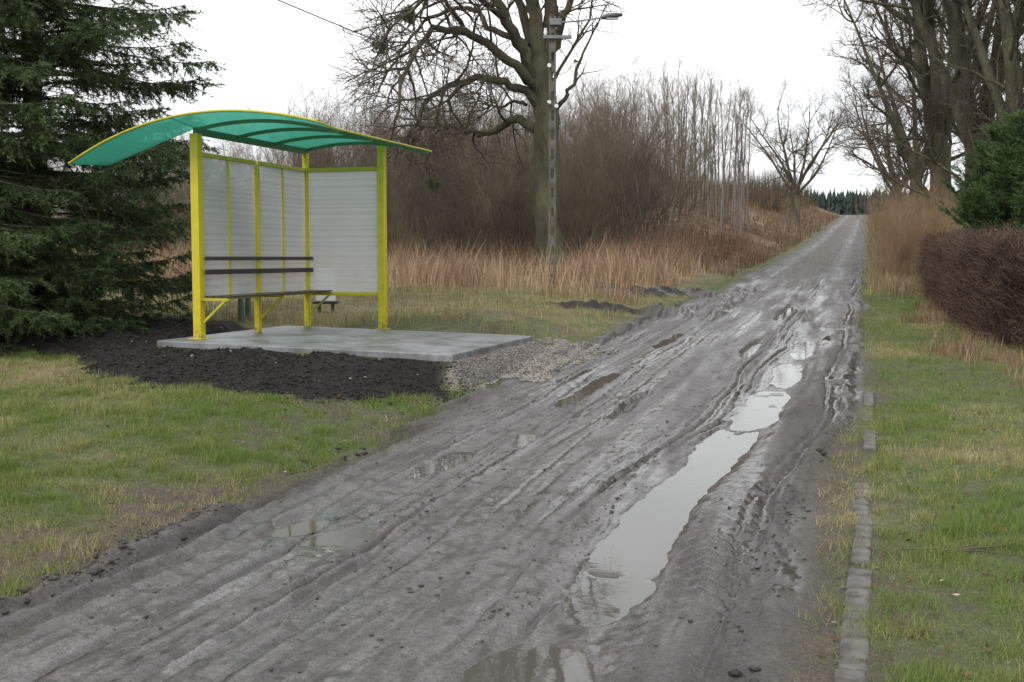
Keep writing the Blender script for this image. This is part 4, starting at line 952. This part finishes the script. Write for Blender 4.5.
# stones and clods: small rough polyhedra
OCT = np.array([(1, 0, 0), (-1, 0, 0), (0, 1, 0), (0, -1, 0), (0, 0, 1), (0, 0, -1), (.62, .62, .5), (-.62, .62, .5), (.62, -.62, .5), (-.62, -.62, .5)], float)
OF = np.array([(4, 0, 6), (6, 0, 2), (4, 6, 2), (4, 2, 7), (7, 2, 1), (4, 7, 1), (4, 1, 9), (9, 1, 3), (4, 9, 3), (4, 3, 8), (8, 3, 0), (4, 8, 0), (5, 2, 0), (5, 1, 2), (5, 3, 1), (5, 0, 3)])
def lumps(name, x, y, size, col, m=M_STONE, flat=.7):
    n = len(x); z = HZ(x, y); V = OCT[None] * (size[:, None, None] * rng.uniform(.7, 1.3, (n, 10, 1))); V = V * np.stack([rng.uniform(.7, 1.4, n), rng.uniform(.7, 1.4, n), np.full(n, flat)], 1)[:, None, :]
    a = rng.uniform(0, 6.28, n); ca, sa = np.cos(a)[:, None], np.sin(a)[:, None]; X = V[..., 0] * ca - V[..., 1] * sa; Yv = V[..., 0] * sa + V[..., 1] * ca
    V = np.stack([X + x[:, None], Yv + y[:, None], V[..., 2] + z[:, None] + size[:, None] * .2], -1).reshape(-1, 3)
    Fi = (OF[None] + (np.arange(n) * 10)[:, None, None]).reshape(-1); o = mesh_np(name, V, Fi, np.full(n * 16, 3), m); set_col(o, 'col', np.repeat(col, 10, 0)); return o
s, t, x, y = pts_st(60000, 10.8, 16.5, -2.6, -1.3, 1.01); gr_ = poly_sd(s, t, GRAV) + .40 * fbm(s * 3, t * 3, 3, 101); k = (gr_ < .16) & (poly_sd(s, t, SOIL) > .0) & (s > 0); k &= rng.random(len(s)) < .75
x, y = x[k], y[k]; n = len(x)
tag(lumps('gravel_stones', x, y, rng.uniform(.006, .016, n), rng.uniform(.35, 1.2, (n, 1)) * np.array((.30, .27, .245))), 'loose grey and beige gravel beside the slab', 'gravel', kind='stuff')
s, t, x, y = pts_st(60000, 9, 14.5, -8.6, -2.0, 1.2); k = (poly_sd(s, t, SOIL) < .12 + .25 * rng.normal(0, 1, len(s)) ** 2 * .3) & ~((s > SLAB_S[0] - .02) & (s < SLAB_S[1]) & (t > SLAB_T[0]) & (t < SLAB_T[1])); x, y = x[k], y[k]; n = len(x)
wh = rng.random((n, 1)) < .004
tag(lumps('soil_clods', x, y, rng.uniform(.004, .022, n) * rng.uniform(.25, 1, n) ** 1.5, np.where(wh, .3, rng.uniform(.5, 1.6, (n, 1)) * np.array((.013, .0095, .0075)))), 'black crumbly soil clods before the slab', 'soil', kind='stuff')
ss_, tt_, x, y = pts_st(110000, 4, 26, -2.5, 2.1, 1.3)
wgt = np.exp(-((tt_ + 1.85) / .16) ** 2) + np.exp(-((tt_ - rtrack(ss_) - .76) / .12) ** 2) + .5 * np.exp(-((tt_ + .8) / .1) ** 2) + .06 + .4 * np.exp(-((tt_ - .35) / .06) ** 2)
k = (rng.random(len(x)) < wgt * np.clip(.35 + 2.2 * fbm(ss_ * .9, tt_ * 1.5, 2, 340), 0, 1) * .45) ; k &= terrain(ss_, tt_, x, y)[1]['pud'] < .1
x, y = x[k], y[k]; n = len(x)
tag(lumps('mud_clods', x, y, rng.uniform(.003, .017, n) * rng.uniform(.3, 1, n) ** 1.4, rng.uniform(.6, 1.5, (n, 1)) * np.array((.075, .066, .060)), flat=.45), 'dark mud clods thrown up along the ruts', 'mud', kind='stuff')
s, t, x, y = pts_st(9000, 4.5, 13, -2.4, 2.0, 1.3)
wgt = np.exp(-((t + 1.92) / .10) ** 2) + .8 * np.exp(-((t - rtrack(s) - .78) / .06) ** 2)
k = rng.random(len(x)) < wgt * np.clip(.1 + 2.5 * fbm(s * 1.1, t * 1.5, 2, 341), 0, 1) * .5; x, y = x[k], y[k]; n = len(x)
tag(lumps('mud_lumps', x, y, rng.uniform(.012, .040, n) * rng.uniform(.5, 1, n), rng.uniform(.6, 1.3, (n, 1)) * np.array((.042, .035, .031)), flat=.55), 'larger dark mud lumps piled along both road edges', 'mud', kind='stuff')
# fallen twig on the right lawn, dead leaves
tp, tr = PX(890, 545, 5.9), None
RR.seed(77); x0_, y0_ = PX(905, 545, 5.95)[:2]
ps = []
for k in range(5):
    p0 = (x0_ + .1 * k, y0_ + RR.uniform(-.03, .05), 0); pp, rr = walk(p0, unit((1, RR.uniform(-.35, .35), 0)), .35, .006, 6, .12, 0, .4)
    ps.append(([(a, b, hz(a, b) + .018) for a, b, _ in pp], rr))
tag(tube_obj('fallen_twig', ps, M_TWIG, sides=5), 'thin fallen twig lying on the right lawn', 'twig')
n = 5200; s, t, x, y = pts_st(n, 3.6, 24, -7, 6, 1.2); k = ((t < -2) | (t > 1.7)) & ~((s > 11.9) & (s < 15.2) & (t < -2.2) & (t > -6)); x, y = x[k], y[k]; n = len(x); z = HZ(x, y) + rng.uniform(.01, .03, n)
c0 = np.stack([x, y, z], 1); a = rng.uniform(0, 6.28, n); sz = rng.uniform(.010, .024, n)[:, None]
u_ = np.stack([np.cos(a), np.sin(a), rng.normal(0, .25, n)], 1) * sz; v_ = np.stack([-np.sin(a), np.cos(a), rng.normal(0, .25, n)], 1) * sz * .6
V = np.stack([c0 - u_, c0 + v_, c0 + u_, c0 - v_], 1).reshape(-1, 3)
o = mesh_np('fallen_leaves', V, np.arange(4 * n), np.full(n, 4), M_DRY); set_col(o, 'col', np.repeat(rng.uniform(.5, 1.3, (n, 1)) * np.where(rng.random((n, 1)) < .15, np.array((.38, .33, .25)), np.array((.15, .085, .045))), 4, 0)); tag(o, 'scattered brown dead leaves in the grass', 'leaves', kind='stuff')
